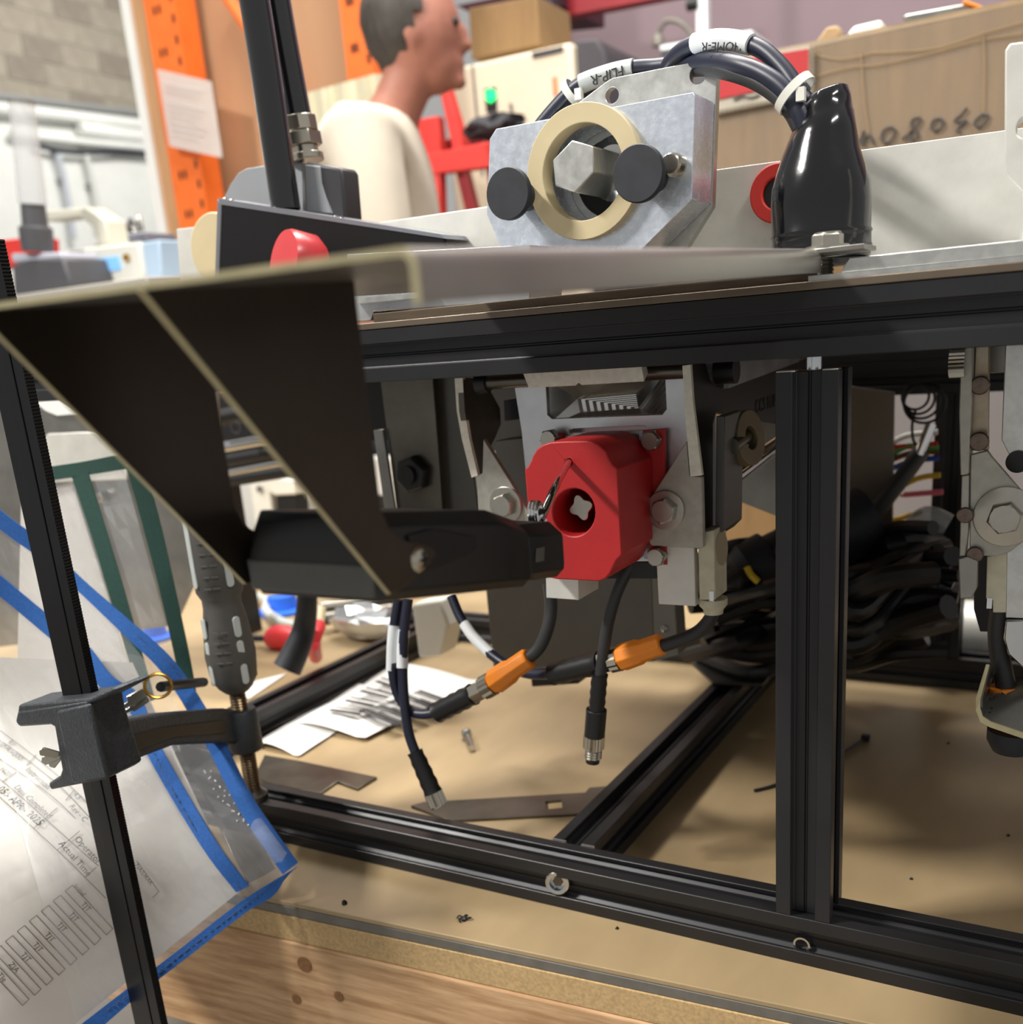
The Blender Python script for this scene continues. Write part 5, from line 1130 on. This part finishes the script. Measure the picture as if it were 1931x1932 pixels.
ypoly(sf, [(1022, 40), (1310, -16), (1310, -60), (1020, -14)], 2.6, .05, 'shelf_beam', 'red_dark', .002)
vbox('shelf_post', 1018, 1044, 30, 2.48, .05, 'dark_purple', parent=sf)
jk = thing('dark_jacket', aY(930, 250, 1.68), 'dark crumpled cloth lying on the red stand', 'cloth')
bm = BM(); bmesh.ops.create_icosphere(bm, subdivisions=3, radius=1); rn = random.Random(5); cc = aY(935, 240, 1.72)
for v_ in bm.verts: v_.co = V((v_.co.x * .075, v_.co.y * .05, v_.co.z * .026)) * (1 + rn.uniform(-.2, .2)) + cc
add(bm, 'cloth_body', mat('cloth_dark', (50, 50, 54), .9, 0, .3, 40), jk, smooth=50)
wbx = thing('white_curtain', aY(600, 430, 1.7), 'cream plastic sheet hanging between the partition and red stand', 'curtain')
bm = BM(); A = []; B_ = []
for i in range(25):
    u = 580 + 160 * i / 24; A.append(aY(u, 175 - 45 * i / 24 if i < 20 else 140, 1.66 + .012 * math.sin(i * 1.1))); B_.append(V((A[-1].x, A[-1].y, FZ + .02)))
strip(bm, A, B_, (0, .003, 0)); add(bm, 'curtain_sheet', mat('cream_sheet', (206, 199, 172), .5, 0, .04, 4), wbx, smooth=60)

# ---- task lamp and tray against the back wall
tl = thing('gooseneck_lamp', aY(1330, 95, 2.5), 'grey gooseneck lamp on a white post by the mauve wall', 'lamp')
Yl = 2.5
bm = BM(); tube(bm, [aY(1316, 90, Yl), aY(1302, 60, Yl), aY(1282, 42, Yl), aY(1258, 40, Yl), aY(1246, 56, Yl), aY(1240, 72, Yl)], .007, 10); add(bm, 'gooseneck', 'trim_grey', tl)
bm = BM(); lathe(bm, aY(1242, 64, Yl), -EZ, [(0, .008), (.01, .016), (.03, .018)], 16); add(bm, 'lamp_head', 'trim_grey', tl)
vbox('lamp_post', 1314, 1334, 20, Yl, .03, 'label_white', z1=1.6, parent=tl)
bm = BM(); lathe(bm, aY(1298, 10, Yl), EX, [(0, .016), (.03, .016)], 12); add(bm, 'post_clamp', 'black_plastic', tl)
tr = thing('grey_equipment', aY(1270, 110, 2.3), 'grey equipment case with a white lid beyond the cables', 'case')
vbox('case_body', 1246, 1420, 80, 2.3, .14, 'shield_dark', z1=aY(1330, 82, 2.3).z, parent=tr)
ypoly(tr, [(1244, 86), (1420, 56), (1420, 68), (1246, 98)], 2.29, .16, 'case_lid', 'label_white', .004)

# ---- wrapped carton with hand lettering
YK = .85
ck = thing('wrapped_carton', (.0, YK, 0), 'large film wrapped cardboard carton with hand written digits', 'carton')
kx0 = aY(1340, 110, YK).x; kz = aY(1700, 47, YK).z
bm = BM(); box(bm, (kx0, YK, .0005), (.42, YK + .22, kz)); add(bm, 'carton_body', 'cardboard', ck, bevel=.003)
bm = BM(); box(bm, (kx0 - .001, YK - .0006, kz - .004), (.421, YK + .22, kz + .0015)); add(bm, 'carton_top_edge', 'cardboard_edge', ck)
bm = BM(); prism(bm, Ys([(1342, 112), (1525, 80), (2100, -25), (2100, 400), (1342, 430)], YK - .003), (0, .0004, 0)); add(bm, 'stretch_film', mat('wrap_film', (236, 232, 224), .15, 0, .03, 10, alpha=.07, bump=.4, bscale=30), ck)
bm = BM()
for L in ([(1520, 150), (1600, 128), (1660, 122), (1760, 100), (1850, 76), (1931, 64)], [(1640, 100), (1760, 92), (1860, 62), (1931, 42)], [(1625, 95), (1628, 150), (1634, 210), (1640, 250)], [(1856, 60), (1858, 130), (1856, 210)], [(1520, 96), (1580, 112), (1640, 102)]):
    tube(bm, [aY(u, v, YK - .004) for u, v in L], .0007, 5)
add(bm, 'film_crease', mat('crease', (170, 146, 112), .4, 0, .05, 20), ck)
rc = thing('red_label_card', aY(1440, 200, YK - .006), 'red and white rope edged card on the wrapped carton', 'card')
ypoly(rc, [(1338, 122), (1528, 84), (1530, 178), (1340, 216)], YK - .007, .002, 'card_base', mat('card_grey', (196, 188, 172), .7, 0, .05, 20), 0)
ypoly(rc, [(1340, 122), (1526, 92), (1527, 150), (1342, 190)], YK - .009, .0018, 'red_field', mat('card_red', (196, 48, 52), .6, 0, .05, 10), 0)
bm = BM(); n_ = 0
for k in range(22):
    u = 1350 + 8.2 * k; v = 213 - 38 * (u - 1340) / 190; tube(bm, [aY(u, v + 6, YK - .0085), aY(u + 7, v - 5, YK - .0085)], .0012, 5, smooth=False)
for k in range(12):
    v = 92 + 8 * k; tube(bm, [aY(1526, v + 4, YK - .0085), aY(1537, v - 4, YK - .0085)], .0012, 5, smooth=False)
add(bm, 'rope_edging', mat('rope', (176, 168, 150), .8, 0, .1, 60), rc)
bm = BM(); tube(bm, [aY(1384, 188, YK - .0092), aY(1400, 182, YK - .0092), aY(1416, 184, YK - .0092), aY(1434, 178, YK - .0092)], .0011, 5, 4); add(bm, 'signature', 'ink_grey', rc)
bm = BM(); p = aY(1406, 143, YK - .0093); lathe(bm, p, -EY, [(0, .0022), (.0004, .0022)], 10); add(bm, 'blot', 'ink_grey', rc)
bm = BM()
def stroke(L, closed=False): tube(bm, smooth_path([aY(u, v, YK - .0042) for u, v in L], 5, closed), .0016, 5, smooth=False)
stroke([(1618, 268), (1628, 258), (1630, 247), (1627, 262), (1628, 274), (1632, 260), (1642, 256), (1648, 272)])
stroke([(1664, 262), (1668, 246), (1682, 240), (1689, 248), (1684, 262), (1672, 270)], True)
stroke([(1702, 262), (1716, 252), (1728, 240), (1737, 226), (1732, 222), (1722, 226), (1720, 236), (1730, 250), (1731, 260), (1722, 264), (1716, 256), (1726, 240)])
stroke([(1758, 238), (1762, 227), (1774, 224), (1780, 231), (1775, 242), (1763, 246)], True)
stroke([(1825, 203), (1814, 216), (1802, 227), (1812, 230), (1824, 228), (1812, 238), (1806, 246), (1812, 250)])
stroke([(1866, 218), (1854, 216), (1842, 226), (1840, 234), (1848, 239), (1858, 232), (1862, 222), (1858, 216)])
add(bm, 'hand_lettering', 'ink_grey', ck)
for nm, lab, cat, pts, y, d, m in (('white_roll', 'white foam strip lying on the wrapped carton', 'foam', [(1600, 50), (1612, 36), (1662, 24), (1668, 32), (1664, 47), (1600, 60)], YK + .02, .06, 'white_paint'), ('grey_tray', 'grey metal tray lying on the wrapped carton', 'tray', [(1704, 14), (1710, 8), (1830, -14), (1836, -4), (1834, 10), (1708, 34)], YK + .03, .1, 'stainless'), ('orange_strap', 'orange strap trailing off the grey tray', 'strap', [(1815, -4), (1822, -8), (1862, 6), (1860, 12)], YK + .02, .02, 'orange_plastic'), ('tape_scrap', 'torn brown tape scrap curling above the carton edge', 'tape', [(1535, 62), (1560, 28), (1580, 24), (1590, 34), (1575, 60), (1545, 74)], YK + .05, .01, 'cardboard_edge')):
    t = thing(nm, aY(pts[0][0], pts[0][1], y), lab, cat); o = ypoly(t, pts, y, d, nm.split('_')[-1] + '_body', m, .003)
    lo_ = min(p.z for p in Ys(pts, y)); o.location.z += (kz + .0016 - lo_)

# ================================================================== person walking past
def skin(name, J, E_, mtl, parent, root=0, sub=2):
    me = bpy.data.meshes.new(name); me.from_pydata([j[0] for j in J], E_, []); o = bpy.data.objects.new(name, me); col.objects.link(o)
    m = o.modifiers.new('skin', 'SKIN'); m.use_smooth_shade = True
    for i, j in enumerate(J):
        d = me.skin_vertices[0].data[i]; r = j[1]; d.radius = r if isinstance(r, tuple) else (r, r); d.use_root = (i == root)
    s = o.modifiers.new('sub', 'SUBSURF'); s.levels = sub; s.render_levels = sub
    bpy.context.view_layer.update()
    dg = bpy.context.evaluated_depsgraph_get(); ev = o.evaluated_get(dg); m2 = bpy.data.meshes.new_from_object(ev)
    bpy.data.objects.remove(o); bm = bmesh.new(); bm.from_mesh(m2); return bm
pg0 = aY(690, 300, 1.27); pg0.z = FZ
fd = V((RX.x, RX.y, 0)).normalized(); sd = V((fd.y, -fd.x, 0))       # facing image right, sd = towards the camera
if sd.dot(RF) > 0: sd = -sd
def pj(f_, h, l=0.): return pg0 + fd * f_ + EZ * h + sd * l
pe = thing('person', pg0.copy(), 'person with dark hair and cream shirt leaning towards the red stand', 'person')
J = [(pj(0, .98), (.12, .14)), (pj(0, 1.15), .11), (pj(.02, 1.36), (.10, .14)), (pj(.05, 1.50), .06), (pj(.08, 1.56), .052), (pj(.115, 1.62), .055), (pj(.125, 1.68), .07), (pj(.12, 1.72), .06)]
E_ = [(0, 1), (1, 2), (2, 3), (3, 4), (4, 5), (5, 6), (6, 7)]
for s_ in (-1, 1):
    b = len(J)
    J += [(pj(.02, 1.47, .16 * s_), .06), (pj(.05, 1.20, .21 * s_), .045), (pj(.28, 1.08, .17 * s_), .032), (pj(.35, 1.06, .16 * s_), (.02, .038))]
    E_ += [(2, b), (b, b + 1), (b + 1, b + 2), (b + 2, b + 3)]
    for k, (dl, ln) in enumerate(((-.032, .07), (-.011, .08), (.01, .085), (.03, .075))):
        c = len(J); J += [(pj(.39, 1.055, .16 * s_ + dl), .009), (pj(.39 + ln * .55, 1.045, .16 * s_ + dl), .0085), (pj(.39 + ln * .9, 1.02, .16 * s_ + dl), .007)]; E_ += [(b + 3, c), (c, c + 1), (c + 1, c + 2)]
    c = len(J); J += [(pj(.34, 1.05, .16 * s_ - .045 * s_), .010), (pj(.375, 1.03, .16 * s_ - .062 * s_), .009)]; E_ += [(b + 3, c), (c, c + 1)]
    c = len(J); J += [(pj(0, .88, .09 * s_), .085), (pj(.02, .48, .10 * s_), .055), (pj(0, .09, .10 * s_), .036), (pj(.13, .035, .10 * s_), (.035, .028))]; E_ += [(0, c), (c, c + 1), (c + 1, c + 2), (c + 2, c + 3)]
mat('skin', (164, 108, 90), .55, 0, .06, 20); mat('hair_dark', (58, 52, 46), .6, 0, .25, 90, (1, 1, .3)); mat('shirt_cream', (204, 194, 178), .85, 0, .05, 8, bump=.3, bscale=14); mat('trousers', (52, 56, 70), .85, 0, .1, 10)
bm = skin('body', J, E_, 'skin', pe)
hc = pj(.135, 1.665)                                       # face: brow, nose, chin, ear
HC = pj(.125, 1.675)
for (c, r3) in ((HC, (.086, .070, .105)), (HC + fd * .028 - EZ * .050, (.054, .050, .060)), (HC + fd * .086 - EZ * .012, (.013, .012, .024)), (HC + fd * .094 - EZ * .028, (.011, .014, .011)), (HC + fd * .078 - EZ * .058, (.010, .020, .006)), (HC + fd * .078 - EZ * .068, (.009, .018, .006)), (HC + fd * .070 - EZ * .090, (.018, .022, .014)), (HC - fd * .005 - EZ * .012 + sd * .068, (.018, .008, .028)), (HC - fd * .005 - EZ * .012 - sd * .068, (.018, .008, .028))):
    mm = Matrix((fd, sd, EZ)).transposed().to_4x4(); mm.translation = c
    bmesh.ops.create_uvsphere(bm, u_segments=20, v_segments=14, radius=1, matrix=mm @ Matrix.Diagonal((*r3, 1)))
def fuse(bm, vox=.009, it=5):
    me = bpy.data.meshes.new('fuse'); bm.to_mesh(me); bm.free(); o = bpy.data.objects.new('fuse', me); col.objects.link(o)
    r = o.modifiers.new('r', 'REMESH'); r.mode = 'VOXEL'; r.voxel_size = vox
    s = o.modifiers.new('s', 'SMOOTH'); s.factor = .5; s.iterations = it
    bpy.context.view_layer.update(); m2 = bpy.data.meshes.new_from_object(o.evaluated_get(bpy.context.evaluated_depsgraph_get()))
    bpy.data.objects.remove(o); b = bmesh.new(); b.from_mesh(m2); return b
bd_ = add(fuse(bm, .007, 4), 'body', 'skin', pe, smooth=180)
bm = BM()
for s_ in (-1, 1): bmesh.ops.create_uvsphere(bm, u_segments=12, v_segments=8, radius=.008, matrix=Matrix.Translation(HC + fd * .075 + EZ * .006 + sd * (.030 * s_)))
add(bm, 'eyes', 'ink', pe)
bm = BM(); mm = Matrix((fd, sd, EZ)).transposed().to_4x4(); HH = HC - fd * .018 + EZ * .018; mm.translation = HH; rn = random.Random(3)
bmesh.ops.create_uvsphere(bm, u_segments=28, v_segments=18, radius=1, matrix=mm @ Matrix.Diagonal((.086, .078, .100, 1)))
for v_ in list(bm.verts):
    q = v_.co - HH; ff = q.dot(fd); hh_ = q.z
    if ff > .045 - max(0, -hh_) * .6 and hh_ < .052 or hh_ < -.08: bm.verts.remove(v_)
    else: v_.co += q.normalized() * rn.uniform(-.004, .006)
add(bm, 'hair', 'hair_dark', pe, smooth=70)
SJ = [(pj(0, .92), (.14, .16)), (pj(-.02, 1.12), (.135, .16)), (pj(-.01, 1.33), (.135, .17)), (pj(.02, 1.47), (.10, .13)), (pj(.05, 1.54), .068)]; SE = [(0, 1), (1, 2), (2, 3), (3, 4)]
for s_ in (-1, 1):
    b = len(SJ); SJ += [(pj(.02, 1.47, .17 * s_), .075), (pj(.05, 1.20, .215 * s_), .06), (pj(.22, 1.12, .18 * s_), .048)]; SE += [(3, b), (b, b + 1), (b + 1, b + 2)]
bm = skin('shirt', SJ, SE, 'shirt_cream', pe); add(bm, 'shirt', 'shirt_cream', pe, smooth=70)
TJ = [(pj(0, .95), (.14, .16))]; TE = []
for s_ in (-1, 1):
    b = len(TJ); TJ += [(pj(0, .84, .09 * s_), .10), (pj(.02, .48, .10 * s_), .075), (pj(0, .06, .10 * s_), .065)]; TE += [(0, b), (b, b + 1), (b + 1, b + 2)]
bm = skin('trousers', TJ, TE, 'trousers', pe); add(bm, 'trousers', 'trousers', pe, smooth=70)
for s_ in (-1, 1):
    bm = BM(); mm = Matrix((fd, sd, EZ)).transposed().to_4x4(); mm.translation = pj(.06, .045, .10 * s_)
    bmesh.ops.create_uvsphere(bm, u_segments=18, v_segments=12, radius=1, matrix=mm @ Matrix.Diagonal((.14, .05, .05, 1)))
    for v_ in bm.verts: v_.co.z = max(v_.co.z, FZ + .001)
    add(bm, 'shoe', 'black_plastic', pe, smooth=50)
